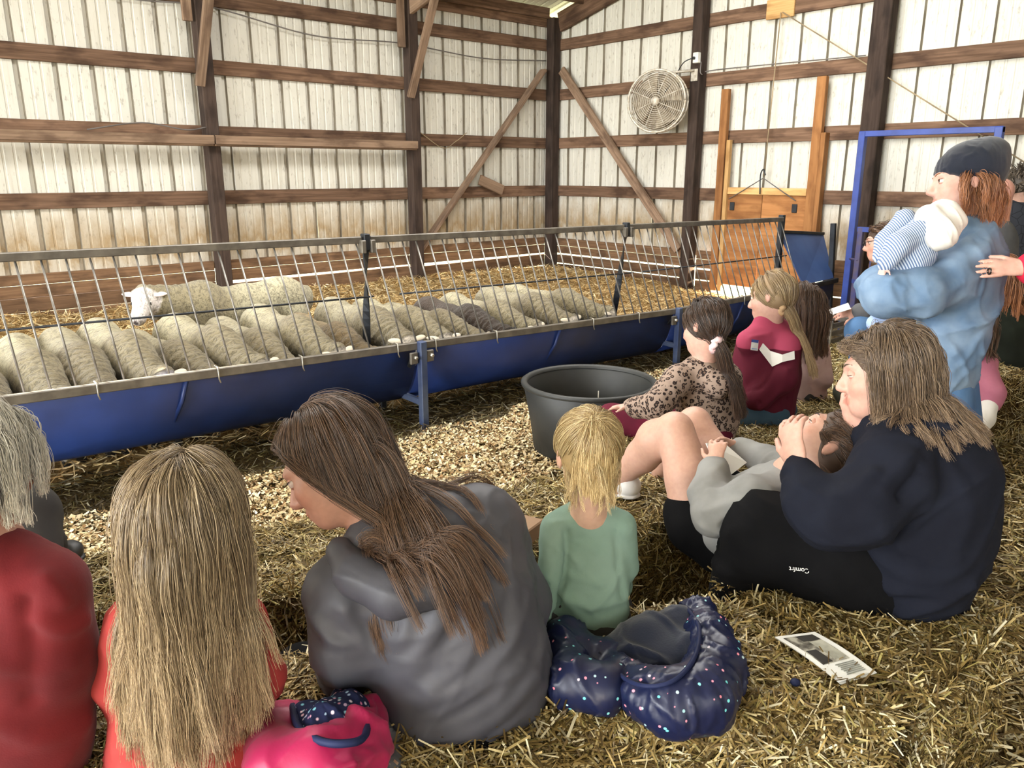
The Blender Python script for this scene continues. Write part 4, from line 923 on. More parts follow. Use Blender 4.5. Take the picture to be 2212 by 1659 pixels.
class Person:
    def __init__(s, label, base, tone=(214, 168, 148), group=None, name='person'):
        s.root = empty(name, base, label, 'person', group); s.tone = tone; s.body = Sdf(); s.cl = {}; s.H = None
    def chain(s, part, pts, k=.03, wd=None, flat=1.0, bs=.74):
        """pts: (x px, y px, depth m, radius px); part None = bare skin"""
        Q = [(P(x, y, d), r*d/F) for x, y, d, r in pts]; n = None
        C = None if part is None else s.cl.setdefault(part, Sdf())
        for (a, ra), (b, rb) in zip(Q[:-1], Q[1:]):
            if wd is not None: ax = N(b-a); w = CV(*wd); w = N(w-ax*(w@ax)); n = np.cross(ax, w)
            if C is not None: C.cone(a, b, ra, rb, k, n, flat)
            s.body.cone(a, b, ra*(bs if C is not None else 1), rb*(bs if C is not None else 1), k, n, flat)
        return s
    def head(s, c, Fv, Uv, sc=1.0, neck=None, nr=30, face=True, ears=True):
        s.H = Head(c, Fv, Uv, sc); head_sdf(s.body, s.H, face, ears)
        if neck: s.body.cone(s.H.w(0, -.022, -.055), P(*neck), nr*c[2]/F, nr*1.12*neck[2]/F, .03)
        return s
    def finish(s, mats, h=.007, hc=.009, disp={}, smooth=1):
        V, Q = s.body.mesh(h); V = lapl(V, Q, 1, .3); dd = np.full(len(V), 9.)
        for S in s.cl.values(): dd = np.minimum(dd, S.dist(V))
        V, Q = cluster(V, Q, dd < -.010)
        me = mesh_np('body', V, Q, True, skin_cols(V, s.H, s.tone)); s.bo = obj('body', me, MATS['skin'], s.root)
        for part, S in s.cl.items():
            V, Q = S.mesh(hc*(1.35 if part in ('trousers', 'jeans', 'leggings') else 1)); V = lapl(V, Q, smooth, .5)
            if part in disp: V = V+vnormals(V, Q)*disp[part](V)[:, None]
            obj(part, mesh_np(part, V, Q), MATS[mats[part]], s.root)
        return s
    def eyes(s, lash='hair_deep_under', brow=True, open_=1.0):
        def ball(c, r, keep=None, cf=None):
            n = 14; V = []; C = []; Fc = []; A = []
            for i in range(n+1):
                th = math.pi*i/n
                for j in range(18):
                    ph = 2*math.pi*j/18; q = np.array([math.sin(th)*math.cos(ph), math.cos(th), math.sin(th)*math.sin(ph)]); V.append(c+s.H.M@(q*r)); C.append(cf(th)); A.append(q)
            for i in range(n):
                for j in range(18):
                    f = (i*18+j, i*18+(j+1) % 18, (i+1)*18+(j+1) % 18, (i+1)*18+j)
                    if keep is None or all(keep(A[x]) for x in f): Fc.append(f)
            return V, Fc, np.array(C)
        sk = np.array(lin(tuple(t*.91 for t in s.tone)))*np.array([.95, .85, .84])
        for sx in (-1, 1):
            c = s.H.w(sx*.031, .0765, .002); r = .0125*s.H.s
            V, Fc, C = ball(c, r, None, lambda th: lin((16, 12, 10)) if th < .30 else (lin((70, 50, 36)) if th < .55 else lin((206, 190, 180))))
            obj('eye', mesh_np('eye', V, Fc, True, C), MATS['painted'], s.root)
            lv = .30 if open_ > .8 else -.25
            for nm, kp in (('upper_eyelid', lambda q: q[2] > lv-.1*abs(q[0])), ('lower_eyelid', lambda q: q[2] < -.42)):
                V, Fc, C = ball(c, r*1.12, kp, lambda th: sk); obj(nm, mesh_np(nm, V, Fc, True, C), MATS['skin'], s.root)
            lid = [c+s.H.M@(np.array([math.cos(t)*.92, math.sqrt(max(0, 1-.84*math.cos(t)**2-lv*lv*.9)), lv])*r*1.14) for t in np.linspace(.15, math.pi-.15, 9)]
            tube('eyelash', lid, .0012*s.H.s, MATS[lash], s.root, 5)
            if brow: tube('eyebrow', [s.H.w(sx*(.012+.034*t), .0955-.018*t*t, .0215+.006*math.sin(t*2.6)) for t in np.linspace(0, 1, 7)], .003*s.H.s, MATS[lash], s.root, 5, [.0012, .0022, .0026, .0024, .002, .0015, .0008])
        return s
    def cap(s, m, grow=.006, cut=.042, n=(0, .85, -.5), h=.0085, low=None):
        S = Sdf(); k = s.H.s; S.ell(s.H.w(0, -.014, .028), np.array([.073+grow, .092+grow, .083+grow])*k, s.H.M, .02)
        S.ell(s.H.w(0, -.035, -.02), np.array([.062+grow, .056+grow, .05+grow])*k, s.H.M, .03*k); S.plane(s.H.w(0, n[1]*cut, n[2]*cut), s.H.M@np.array(n))
        V, Q = S.mesh(h); V = lapl(V, Q, 1); obj('hair_base', mesh_np('hair_base', V, Q), MATS[m+'_under'], s.root); return s
    def hair(s, m, guides=150, kids=22, length=.4, steps=26, part=0.0, tie=None, fall=(0, 0, -1), spread=.012, rad=.0011, curl=.0, extra=(), margin=(.004, .02), lenvar=.15, region=None, sway=.0, tip=.35, seed=1, stiff=.55, tiedir=None, name='hair', guard=.05, jit=.05, gs=0.):
        g_ = np.random.default_rng(seed); H = s.H; k = H.s; cs = np.array([0, -.014, .028]); rr = np.array([.081, .100, .091])
        out = []
        while len(out) < guides:
            u = g_.normal(size=3); u /= np.linalg.norm(u); p = cs+rr*u
            if p[1]*.85-p[2]*.5 > .040 or p[2] < (-.068 if p[1] < -.02 else -.012): continue
            if region and not region(p): continue
            out.append(p)
        R0 = np.array(out); col = Sdf(); col.p = [q for q in s.body.p if q[-1] != 's']
        for S in s.cl.values(): col.p += S.p
        col.p += [q for e in extra for q in e.p]
        L = length*(1+g_.uniform(-lenvar, lenvar, guides)); ds = (L/steps)[:, None]; mg = g_.uniform(*margin, guides)
        pos = H.c+(H.M@(R0*k).T).T; u = (R0-cs)/rr; path = [pos.copy()]
        if tie is None:
            t0 = np.stack([np.clip((R0[:, 0]-part)*14, -1, 1)*.9, -.75+0*R0[:, 0], -.45+0*R0[:, 0]], 1)
        else:
            tl = H.loc(np.array([tie]))[0]; t0 = tl-R0
        nl = u/rr; nl /= np.linalg.norm(nl, axis=1)[:, None]; t0 = t0-nl*(t0*nl).sum(1)[:, None]; v = (H.M@t0.T).T; v /= np.linalg.norm(v, axis=1)[:, None]+1e-9
        G = N(fall); wob = g_.normal(0, 1, (guides, 3)); arrived = np.zeros(guides, bool)
        ns1 = 0
        if tie is not None:   # gathered to the tie along the skull
            T = np.array(tie); ns1 = max(6, steps//3); st = pos.copy()
            for i in range(1, ns1+1):
                t = i/ns1; q = st*(1-t)+(T+wob*.006*k)*t; l = (H.loc(q)-cs); e = np.sqrt(((l/rr)**2).sum(1)); m_in = (e < 1.02+.06*mg/.02) & (t < .97); l[m_in] *= ((1.02+.06*mg/.02)/np.maximum(e, 1e-3))[m_in][:, None]
                q = H.c+(H.M@((l+cs)*k).T).T; path.append(q)
            pos = path[-1].copy(); v = np.repeat([N(tiedir) if tiedir is not None else N(T-H.c)], guides, 0)+wob*jit; v /= np.linalg.norm(v, axis=1)[:, None]
        for i in range(steps):
            v = v*stiff+G*(1-stiff)+wob*sway*(i/steps)+.06*np.stack([np.sin(i*.7+wob[:, 0]*5), np.cos(i*.6+wob[:, 1]*5), 0*wob[:, 0]], 1)*(curl*8)
            v /= np.linalg.norm(v, axis=1)[:, None]; q = pos+v*ds
            for _ in range(2):
                d = col.dist(q); bad = d < mg
                if not bad.any(): break
                e = 1e-3; qb = q[bad]; gr = np.stack([col.dist(qb+np.eye(3)[a]*e)-col.dist(qb-np.eye(3)[a]*e) for a in range(3)], 1); gr /= np.linalg.norm(gr, axis=1)[:, None]+1e-9; q[bad] = qb+gr*(mg[bad]-d[bad])[:, None]
            if guard is not None:
                ql = H.loc(q); gm = (np.abs(ql[:, 0]) < .15) & (ql[:, 1] > guard+gs*ql[:, 2]) & (ql[:, 2] > -.17) & (ql[:, 2] < .07)
                if gm.any(): ql[gm, 1] = guard+gs*ql[gm, 2]; q[gm] = H.c+(H.M@(ql[gm]*k).T).T
            nv = q-pos; ln = np.linalg.norm(nv, axis=1)[:, None]; v = nv/(ln+1e-9); pos = pos+v*ds; path.append(pos.copy())
        A = np.stack(path, 1); n_p = A.shape[1]
        # each guide becomes a lock of single hairs that close towards the tip
        ts = np.linspace(0, 1, n_p); prof = (1-ts*(1-tip))[None, :, None]
        B = np.repeat(A, kids, 0); off = g_.normal(0, 1, (guides*kids, 1, 3))*spread; wv = np.stack([np.sin(ts*9+a) for a in g_.uniform(0, 6, guides*kids)], 0)[:, :, None]*g_.normal(0, 1, (guides*kids, 1, 3))*.0035*(1+curl*6)
        rootfix = np.minimum(1, .35+ts*3)[None, :, None]; B = B+off*prof*rootfix+wv*ts[None, :, None]
        d = col.dist(B.reshape(-1, 3)).reshape(B.shape[:2])
        nc = len(B); hc_ = bpy.data.hair_curves.new(name); hc_.add_curves([n_p]*nc); hc_.attributes['position'].data.foreach_set('vector', B.astype(np.float32).ravel())
        ra = hc_.attributes.get('radius') or hc_.attributes.new('radius', 'FLOAT', 'POINT'); ra.data.foreach_set('value', np.tile((rad*(1-.6*ts**3)).astype(np.float32), nc))
        hc_.materials.append(MATS[m]); o = bpy.data.objects.new(name, hc_); COL.objects.link(o); setparent(o, s.root); return o
def blob(name, par, m, S, h=.007, disp=None, sm=1, col=None):
    V, Q = S.mesh(h); V = lapl(V, Q, sm)
    if disp: V = V+vnormals(V, Q)*disp(V)[:, None]
    return obj(name, mesh_np(name, V, Q), MATS[m], par)
def scrunchie(p, m, c, ax, R=.022, r=.011):
    ax = N(ax); u = N(np.cross(ax, [.3, .2, 1])); v = np.cross(ax, u)
    pts = [np.array(c)+(R+.004*math.sin(a*7))*(math.cos(a)*u+math.sin(a)*v)+.005*math.sin(a*5)*ax for a in np.linspace(0, 2*math.pi, 30)]
    obj('scrunchie', tubemesh('scrunchie', pts, r, 8, True, [r*(1+.25*math.sin(i*2.3)) for i in range(30)]), MATS[m], p.root)
def shoe(p, heel, toe, part='shoe', m='shoe_white', w=.036, up=(0, 0, 1)):
    S = Sdf(); a, b = np.array(heel, float), np.array(toe, float); u = N(up); S.cone(a, b, w*.95, w*.9, .02, u, .8); S.cone(a+u*.012, a*.6+b*.4+u*.035, w*.9, w*.75, .02); blob(part, p.root, m, S, .006)
    So = Sdf(); So.cone(a-u*w*.62, b-u*w*.55, w*1.02, w*.96, .01, u, .28); blob('sole', p.root, m, So, .005)
def gz(x, y, z): return ONZ(x, y, z)
SEAT = .42
# 1 ---- person in red, left edge
p = Person('white-haired person in a red sweater cut off by the left edge', P(40, 1700, 1.5), (206, 156, 138))
p.head((-62, 1000, 1.36), (.35, .1, .9), (0, -1, .12), 1.0, (-20, 1180, 1.40), 50)
p.chain('sweater', [(30, 1730, 1.52, 150), (28, 1560, 1.47, 152), (18, 1380, 1.43, 150), (-5, 1280, 1.41, 120)], .06, (1, 0, 0), .72)
p.chain('sweater', [(-90, 1262, 1.40, 62), (0, 1215, 1.39, 60), (95, 1262, 1.40, 66)], .05)
p.chain('sweater', [(110, 1275, 1.40, 74), (128, 1430, 1.44, 66), (70, 1590, 1.60, 52)], .04); p.chain('sweater', [(-110, 1275, 1.40, 70), (-150, 1430, 1.44, 64), (-90, 1590, 1.60, 50)], .04)
p.chain('trousers', [(60, 1740, 1.52, 100), (60, 1330, 1.84, 76), (56, 1115, 1.98, 68)], .04); p.chain('trousers', [(56, 1110, 1.98, 62), (88, 1180, 2.12, 46), (110, 1250, 2.2, 38)], .03); p.chain('trousers', [(-20, 1740, 1.52, 100), (-120, 1220, 1.95, 70), (-150, 1400, 2.1, 45)], .03)
hand(p.body, P(70, 1595, 1.6), CV(.2, -.1, 1), CV(0, -1, 0), .17, .5)
rr_ = ridges(p.cl['sweater'], [(-.018, .016, [(60, 1300), (75, 1400), (70, 1500)]), (.012, .016, [(0, 1430), (90, 1448), (150, 1430)]), (.012, .016, [(80, 1340), (140, 1360), (180, 1340)]), (.012, .02, [(0, 1560), (90, 1590), (170, 1560)]), (.010, .014, [(100, 1250), (140, 1300)]), (-.010, .012, [(40, 1460), (150, 1462)])])
p.finish({'sweater': 'red_fleece', 'trousers': 'heather_dark' if 'heather_dark' in MATS else 'grey_leggings'}, .008, .010, {'sweater': lambda V: rr_(V)+folds(.007, 6, (.3, 1, 0), 3)(V)})
shoe(p, P(112, 1235, 2.2), P(150, 1190, 2.28), m='shoe_black', w=.042); p.cap('hair_white', .012, .06); p.hair('hair_white', 160, 50, .115, 14, curl=.0, spread=.008, rad=.0006, margin=(.006, .016), stiff=.6, seed=3, guard=None)
# 2 ---- girl with long hair in coral
p = Person('girl with very long dark-blond hair in a coral red top, seen from behind', P(410, 1690, 1.53), (216, 172, 152))
p.head((395, 1122, 1.38), (-.05, .15, 1), (0, -1, .2), .93, (400, 1290, 1.43), 40, face=False, ears=False)
p.chain('top', [(415, 1730, 1.55, 160), (412, 1600, 1.52, 158), (405, 1450, 1.48, 142), (400, 1370, 1.46, 118)], .05, (1, 0, 0), .66)
p.chain('top', [(292, 1345, 1.45, 46), (400, 1318, 1.44, 46), (515, 1345, 1.45, 46)], .05); p.chain('top', [(522, 1352, 1.45, 52), (566, 1460, 1.49, 46), (520, 1560, 1.66, 36)], .03); p.chain('top', [(285, 1352, 1.45, 52), (248, 1470, 1.49, 46), (300, 1560, 1.66, 36)], .03)
p.chain('trousers', [(360, 1735, 1.55, 85), (330, 1520, 1.86, 62), (330, 1620, 2.1, 42)], .04); p.chain('trousers', [(460, 1735, 1.55, 85), (470, 1520, 1.86, 62), (470, 1620, 2.1, 42)], .04)
hand(p.body, P(515, 1565, 1.68), CV(-.4, -.1, 1), CV(0, -1, 0), .14, .4); hand(p.body, P(305, 1565, 1.68), CV(.4, -.1, 1), CV(0, -1, 0), .14, .4, -1)
cr = ridges(p.cl['top'], [(.014, .016, [(270, 1615), (400, 1635), (520, 1590), (580, 1535)]), (.014, .014, [(420, 1665), (540, 1622), (600, 1565)]), (-.012, .012, [(300, 1645), (430, 1655), (540, 1605)]), (.012, .014, [(300, 1575), (420, 1590), (520, 1560)]), (-.014, .012, [(530, 1390), (525, 1470), (510, 1530)])])
p.finish({'top': 'coral_cotton', 'trousers': 'black_cotton'}, .008, .009, {'top': lambda V: cr(V)+folds(.006, 8, (.9, .5, 0), 11)(V)})
p.cap('hair_darkblond', .008, .05); p.hair('hair_darkblond', 420, 52, .405, 30, spread=.0085, rad=.00045, curl=.10, margin=(.003, .024), sway=.045, seed=5, stiff=.55, lenvar=.12, tip=.5)
# 3 ---- woman in grey hoodie
p = Person('woman with long brown hair in a charcoal hoodie leaning to the left', P(1010, 1640, 1.66), (204, 156, 136))
p.head((718, 1000, 1.62), (-.82, .53, .10), (-.52, -.82, .15), 1.02, (835, 1190, 1.62), 46, ears=False)
p.chain('hoodie', [(1010, 1575, 1.68, 158), (1002, 1450, 1.65, 176), (955, 1300, 1.62, 178), (915, 1215, 1.62, 150)], .07, (1, -.25, .2), .72)
p.chain('hoodie', [(752, 1275, 1.58, 80), (860, 1180, 1.61, 76), (1028, 1118, 1.70, 78)], .06); p.chain('hoodie', [(738, 1285, 1.57, 78), (748, 1400, 1.58, 70), (745, 1450, 1.72, 54), (700, 1440, 1.88, 42)], .04)
p.chain('hoodie', [(1058, 1150, 1.71, 82), (1118, 1300, 1.78, 66), (1060, 1400, 2.0, 48)], .05)
p.chain('hood', [(735, 1190, 1.55, 34), (775, 1245, 1.50, 46), (850, 1285, 1.475, 50), (930, 1262, 1.49, 48), (990, 1180, 1.57, 36)], .03, bs=.3)   # hood lying on the back
p.chain('trousers', [(1000, 1580, 1.68, 150), (860, 1540, 1.78, 92), (655, 1460, 2.0, 66)], .04); p.chain('trousers', [(655, 1455, 2.0, 60), (640, 1560, 2.15, 46)], .03); p.chain('trousers', [(1060, 1560, 1.72, 110), (1010, 1420, 2.05, 72), (990, 1500, 2.25, 46)], .04)
hand(p.body, P(695, 1436, 1.90), CV(-.5, .1, .8), CV(0, -1, 0), .17, .5)
hr = ridges(p.cl['hoodie'], [(.017, .019, [(1135, 1250), (1110, 1350), (1040, 1450), (930, 1500), (830, 1500)]), (.015, .02, [(1160, 1380), (1130, 1480), (1040, 1560), (920, 1590)]), (.015, .018, [(960, 1230), (945, 1330), (890, 1430), (820, 1470)]), (.013, .015, [(890, 1310), (870, 1380), (810, 1430)]),
  (.014, .016, [(745, 1310), (785, 1375), (800, 1430)]), (.014, .018, [(1010, 1230), (1025, 1320), (1000, 1420), (930, 1480)]), (-.014, .014, [(770, 1330), (835, 1400), (835, 1450)]), (-.012, .016, [(1085, 1300), (1060, 1400), (960, 1470)]), (-.014, .015, [(985, 1260), (980, 1350), (930, 1440)]), (.012, .015, [(680, 1330), (720, 1380), (790, 1390)]), (.012, .016, [(860, 1560), (960, 1560), (1060, 1510), (1120, 1420)])])
def hoodie_folds(V):
    return hr(V)+folds(.007, 8, (-.45, 1, 0), 21)(V)+folds(.005, 11, (1, -.4, 0), 31)(V)
p.finish({'hoodie': 'charcoal_jersey', 'hood': 'charcoal_jersey', 'trousers': 'black_cotton'}, .0055, .008, {'hoodie': hoodie_folds, 'hood': folds(.008, 13, (.9, .5, 0), 25)}); p.eyes('hair_deep_under'); p.cap('hair_brown', .007, .048)
p.hair('hair_brown', 420, 52, .44, 30, part=.012, spread=.008, rad=.00042, margin=(.003, .02), sway=.035, seed=8, stiff=.55, lenvar=.18, fall=N(np.array([0, 0, -1])+CV(.34, 0, -.1)), guard=.022, tip=.5, gs=.42)
# 4 ---- girl in mint
p = Person('small girl with blond ponytail in a mint green top, seen from behind', P(1275, 1370, 1.95), (222, 180, 156))
p.head((1270, 982, 1.80), (-.12, .05, 1), (0, -1, .1), .87, (1272, 1108, 1.84), 34, face=False)
p.chain('top', [(1274, 1312, 1.92, 86), (1274, 1240, 1.90, 78), (1272, 1170, 1.88, 74), (1272, 1140, 1.87, 62)], .03, (1, 0, 0), .64); p.chain('top', [(1202, 1138, 1.86, 27), (1272, 1114, 1.86, 30), (1340, 1132, 1.86, 27)], .03)
p.chain('top', [(1198, 1142, 1.85, 30), (1189, 1240, 1.84, 26), (1168, 1318, 1.84, 22), (1172, 1342, 1.87, 20)], .008); p.chain('top', [(1344, 1138, 1.86, 30), (1352, 1225, 1.92, 26), (1330, 1290, 2.06, 21)], .012)
p.chain('leggings', [(1272, 1372, 1.95, 98), (1270, 1330, 1.94, 92)], .03, (1, 0, 0), .72); p.chain('leggings', [(1235, 1370, 1.97, 52), (1222, 1320, 2.25, 40), (1220, 1400, 2.38, 30)], .03); p.chain('leggings', [(1312, 1370, 1.97, 52), (1322, 1315, 2.25, 40), (1322, 1400, 2.38, 30)], .03)
hand(p.body, P(1183, 1350, 1.93), CV(.3, .2, 1), CV(0, -1, 0), .13, .4); hand(p.body, P(1326, 1294, 2.07), CV(-.5, .2, .8), CV(0, -1, 0), .13, .4, -1)
mr = ridges(p.cl['top'], [(-.011, .008, [(1222, 1150), (1220, 1240), (1205, 1310)]), (-.009, .008, [(1328, 1150), (1333, 1230), (1345, 1290)]), (.006, .009, [(1208, 1190), (1250, 1215)]), (.007, .011, [(1215, 1285), (1280, 1312), (1350, 1290)]), (.007, .010, [(1335, 1240), (1310, 1285), (1275, 1312)]), (.006, .010, [(1230, 1240), (1300, 1262)]), (.005, .008, [(1195, 1130), (1250, 1125)]), (.006, .008, [(1180, 1250), (1205, 1262)]), (.006, .008, [(1165, 1300), (1195, 1312)])])
p.finish({'top': 'mint_cotton', 'leggings': 'grey_leggings'}, .007, .007, {'top': lambda V: folds(.004, 13, (1, .6, 0), 41)(V)+mr(V)})
tie = P(1282, 918, 1.735); p.cap('hair_blond', .006, .05); p.hair('hair_blond', 260, 34, .135, 16, tie=tie, spread=.0045, rad=.00042, margin=(.002, .010), sway=.015, seed=12, stiff=.6, tiedir=CV(.05, -.25, -1), tip=.6, lenvar=.3, jit=.16); scrunchie(p, 'scrunchie_peach', tie, CV(.1, -.4, -.9), .013, .006)
p.hair('hair_blond', 40, 14, .085, 10, spread=.004, rad=.00035, margin=(.002, .008), sway=.12, seed=13, stiff=.6, region=lambda q: q[2] < .0, name='wisps')
# 5 ---- reclining girl
p = Person('girl in a grey sweatshirt and black shorts reclining with knees up', P(1500, 1200, 2.4), (220, 174, 154))
p.head((1790, 962, 2.10), (-.5, -.8, .3), (.83, -.5, -.2), .9, (1715, 1020, 2.24), 36)
p.chain('sweatshirt', [(1590, 1135, 2.36, 84), (1640, 1085, 2.32, 78), (1690, 1045, 2.28, 62)], .05, (.2, .3, 1), .85); p.chain('sweatshirt', [(1680, 1060, 2.20, 46), (1620, 1080, 2.17, 48), (1545, 1112, 2.22, 46), (1532, 1070, 2.28, 40), (1542, 1020, 2.34, 33)], .03)
p.chain('sweatshirt', [(1700, 1020, 2.42, 42), (1660, 1000, 2.5, 36), (1600, 968, 2.58, 26)], .03)
p.chain('shorts', [(1560, 1160, 2.42, 80), (1508, 1130, 2.44, 66), (1492, 1105, 2.46, 58)], .03); p.chain('shorts', [(1570, 1140, 2.55, 70), (1560, 1060, 2.62, 55)], .03)
p.chain(None, [(1505, 1140, 2.44, 56), (1488, 1030, 2.47, 50), (1458, 930, 2.52, 40)], .02); p.chain(None, [(1458, 930, 2.52, 38), (1420, 950, 2.58, 44), (1388, 985, 2.66, 36), (1346, 1025, 2.76, 22), (1338, 1052, 2.78, 20)], .015)
p.chain(None, [(1565, 1090, 2.6, 52), (1535, 985, 2.68, 46), (1500, 915, 2.74, 36)], .02); p.chain(None, [(1500, 915, 2.74, 34), (1470, 950, 2.82, 36), (1430, 1010, 2.95, 20), (1424, 1030, 2.98, 18)], .015)
hand(p.body, P(1545, 1012, 2.34), CV(.1, -1, .1), CV(-.5, 0, -.85), .13, .9); hand(p.body, P(1596, 965, 2.58), CV(-1, -.4, -.1), CV(.2, -.8, .3), .13, .8, -1)
gr = ridges(p.cl['sweatshirt'], [(.010, .012, [(1525, 1105), (1580, 1085), (1640, 1080)]), (.009, .011, [(1535, 1062), (1590, 1055)]), (-.010, .010, [(1560, 1135), (1605, 1112), (1655, 1108)]), (.009, .012, [(1560, 1165), (1610, 1150)]), (.008, .010, [(1520, 1135), (1560, 1150)])])
p.finish({'sweatshirt': 'grey_sweat', 'shorts': 'black_cotton'}, .006, .008, {'sweatshirt': lambda V: gr(V)+folds(.006, 10, (1, -.6, 0), 51)(V)}); p.eyes('hair_deep_under', open_=.6); p.cap('hair_brown', .006, .044)
p.hair('hair_brown', 220, 40, .13, 14, spread=.006, rad=.00045, margin=(.003, .012), seed=15, stiff=.7, fall=N(CV(.7, .75, .1)), part=.0, guard=.035)
shoe(p, P(1358, 1052, 2.76), P(1318, 1050, 2.84), w=.042); shoe(p, P(1436, 1034, 2.97), P(1400, 1020, 3.06), w=.036)
# 6 ---- woman in navy
p = Person('large woman in a navy sweatshirt and black trousers cradling the reclining girl', P(1950, 1330, 2.05), (222, 172, 154))
p.head((1912, 806, 1.99), (-.93, .06, .36), (0, -1, 0), .98, (1965, 935, 2.0), 46, ears=False)
p.chain('sweatshirt', [(1965, 1225, 2.06, 135), (1972, 1130, 2.03, 152), (1988, 1030, 2.0, 146), (1975, 965, 1.99, 105)], .07, (1, 0, .35), .95); p.chain('sweatshirt', [(1925, 1000, 1.90, 70), (1968, 955, 1.98, 72), (2020, 948, 2.14, 70)], .06)
p.chain('sweatshirt', [(1918, 1032, 1.87, 80), (1850, 1100, 1.84, 70), (1785, 1118, 1.84, 58), (1742, 1080, 1.87, 46), (1726, 1022, 1.92, 36)], .05); p.chain('sweatshirt', [(2000, 960, 2.15, 70), (1880, 1010, 2.24, 56), (1850, 945, 2.06, 34)], .04)
p.chain('trousers', [(1960, 1245, 2.06, 118), (1800, 1190, 2.06, 108), (1655, 1150, 2.12, 84)], .05); p.chain('trousers', [(1648, 1150, 2.12, 78), (1612, 1250, 2.2, 62), (1590, 1350, 2.3, 56)], .05); p.chain('trousers', [(1960, 1240, 2.25, 105), (1760, 1170, 2.36, 85), (1700, 1170, 2.4, 74)], .05); p.chain('trousers', [(1700, 1170, 2.4, 70), (1640, 1300, 2.46, 52)], .05)
hand(p.body, P(1722, 1005, 1.93), CV(-.12, -1, .25), CV(-.85, 0, -.5), .175, .75); hand(p.body, P(1848, 938, 2.04), CV(-.15, -1, -.1), CV(-.8, 0, -.55), .17, 1.0, -1)
nv = ridges(p.cl['sweatshirt'], [(-.016, .013, [(1790, 1180), (1885, 1135), (1945, 1070), (1985, 1015)]), (.012, .016, [(1885, 1140), (1960, 1185), (2060, 1205)]), (.014, .018, [(1830, 1235), (1950, 1272), (2085, 1255)]), (-.010, .012, [(1860, 1250), (1960, 1290), (2080, 1275)]), (.010, .014, [(1900, 1060), (1955, 995), (2000, 950)]), (.010, .012, [(1700, 1045), (1740, 1062), (1775, 1050)]), (.010, .012, [(1705, 1085), (1755, 1100)]), (.011, .014, [(1800, 1085), (1850, 1060), (1890, 1020)]), (.012, .02, [(2040, 1000), (2080, 1090), (2060, 1170)])])
def navy_folds(V): return nv(V)+folds(.009, 6, (.8, -.6, 0), 61)(V)+folds(.005, 10, (1, .15, 0), 63)(V)
p.finish({'sweatshirt': 'navy_fleece', 'trousers': 'black_cotton'}, .006, .009, {'sweatshirt': navy_folds, 'trousers': folds(.011, 7, (.7, .4, 0), 65)}); p.eyes('hair_lightbrown_under', open_=.6); p.cap('hair_lightbrown', .008, .046)
p.hair('hair_lightbrown', 380, 48, .20, 22, part=.01, spread=.008, rad=.00045, margin=(.003, .022), seed=17, stiff=.6, sway=.05, lenvar=.16, fall=N(np.array([0, 0, -1])+CV(.14, 0, 0)), guard=.032, tip=.5)
shoe(p, P(1600, 1390, 2.32), P(1560, 1400, 2.4), m='shoe_black', w=.045)
tp = ray_on(p.cl['trousers'], 1722, 1226); fc = bpy.data.curves.new('printed_word', 'FONT'); fc.body = 'Comfrt'; fc.size = .0165; fc.extrude = .0004; fc.align_x = 'CENTER'; fc.materials.append(MATS['paper_white'])
fo = bpy.data.objects.new('printed_word', fc); COL.objects.link(fo); tx = N(CV(-1, -.1, .1)); tz = N(CAM-tp); tz = N(tz-tx*(tz@tx)); ty = np.cross(tz, tx); tp = tp+tz*.020
bpy.context.view_layer.update(); tm = bpy.data.meshes.new_from_object(fo.evaluated_get(bpy.context.evaluated_depsgraph_get())); bpy.data.objects.remove(fo); tm.materials.clear(); tm.materials.append(MATS['paper_white']); fo = bpy.data.objects.new('printed_word', tm); COL.objects.link(fo)
fo.matrix_basis = Matrix([[tx[0], ty[0], tz[0], tp[0]], [tx[1], ty[1], tz[1], tp[1]], [tx[2], ty[2], tz[2], tp[2]], [0, 0, 0, 1]]); setparent(fo, p.root)
# 7 ---- leopard girl
p = Person('girl with dark ponytail in a leopard-print hoodie beside the black tub', P(1520, 945, 3.36), (222, 176, 158))
p.head((1523, 706, 3.20), (-.62, .1, .78), (0, -1, .1), .93, (1520, 795, 3.24), 22)
p.chain('hoodie', [(1525, 935, 3.36, 66), (1530, 880, 3.34, 70), (1528, 830, 3.3, 66), (1522, 808, 3.28, 48)], .04, (1, 0, .4), .8); p.chain('hoodie', [(1468, 818, 3.22, 30), (1522, 800, 3.26, 30), (1565, 812, 3.32, 28)], .04); p.chain('hoodie', [(1505, 800, 3.22, 24), (1550, 830, 3.18, 28), (1580, 815, 3.22, 20)], .03)
p.chain('hoodie', [(1462, 824, 3.2, 33), (1418, 876, 3.16, 31), (1376, 880, 3.22, 22), (1362, 876, 3.26, 17)], .03); p.chain('hoodie', [(1572, 820, 3.32, 30), (1560, 885, 3.4, 27), (1480, 890, 3.48, 20)], .03)
p.chain('leggings', [(1520, 935, 3.36, 62), (1440, 925, 3.38, 44), (1322, 905, 3.44, 34)], .03); p.chain('leggings', [(1322, 905, 3.44, 32), (1335, 960, 3.52, 24), (1345, 990, 3.56, 20)], .02); p.chain('leggings', [(1530, 930, 3.46, 55), (1400, 905, 3.58, 34), (1400, 960, 3.64, 24)], .02)
hand(p.body, P(1364, 877, 3.26), CV(-1, .1, .2), CV(.2, -1, 0), .14, .5)
p.finish({'hoodie': 'leopard_print', 'leggings': 'maroon_cotton'}, .0075, .009, {'hoodie': folds(.006, 9, (.6, 1, 0), 71)}); p.eyes('hair_deep_under')
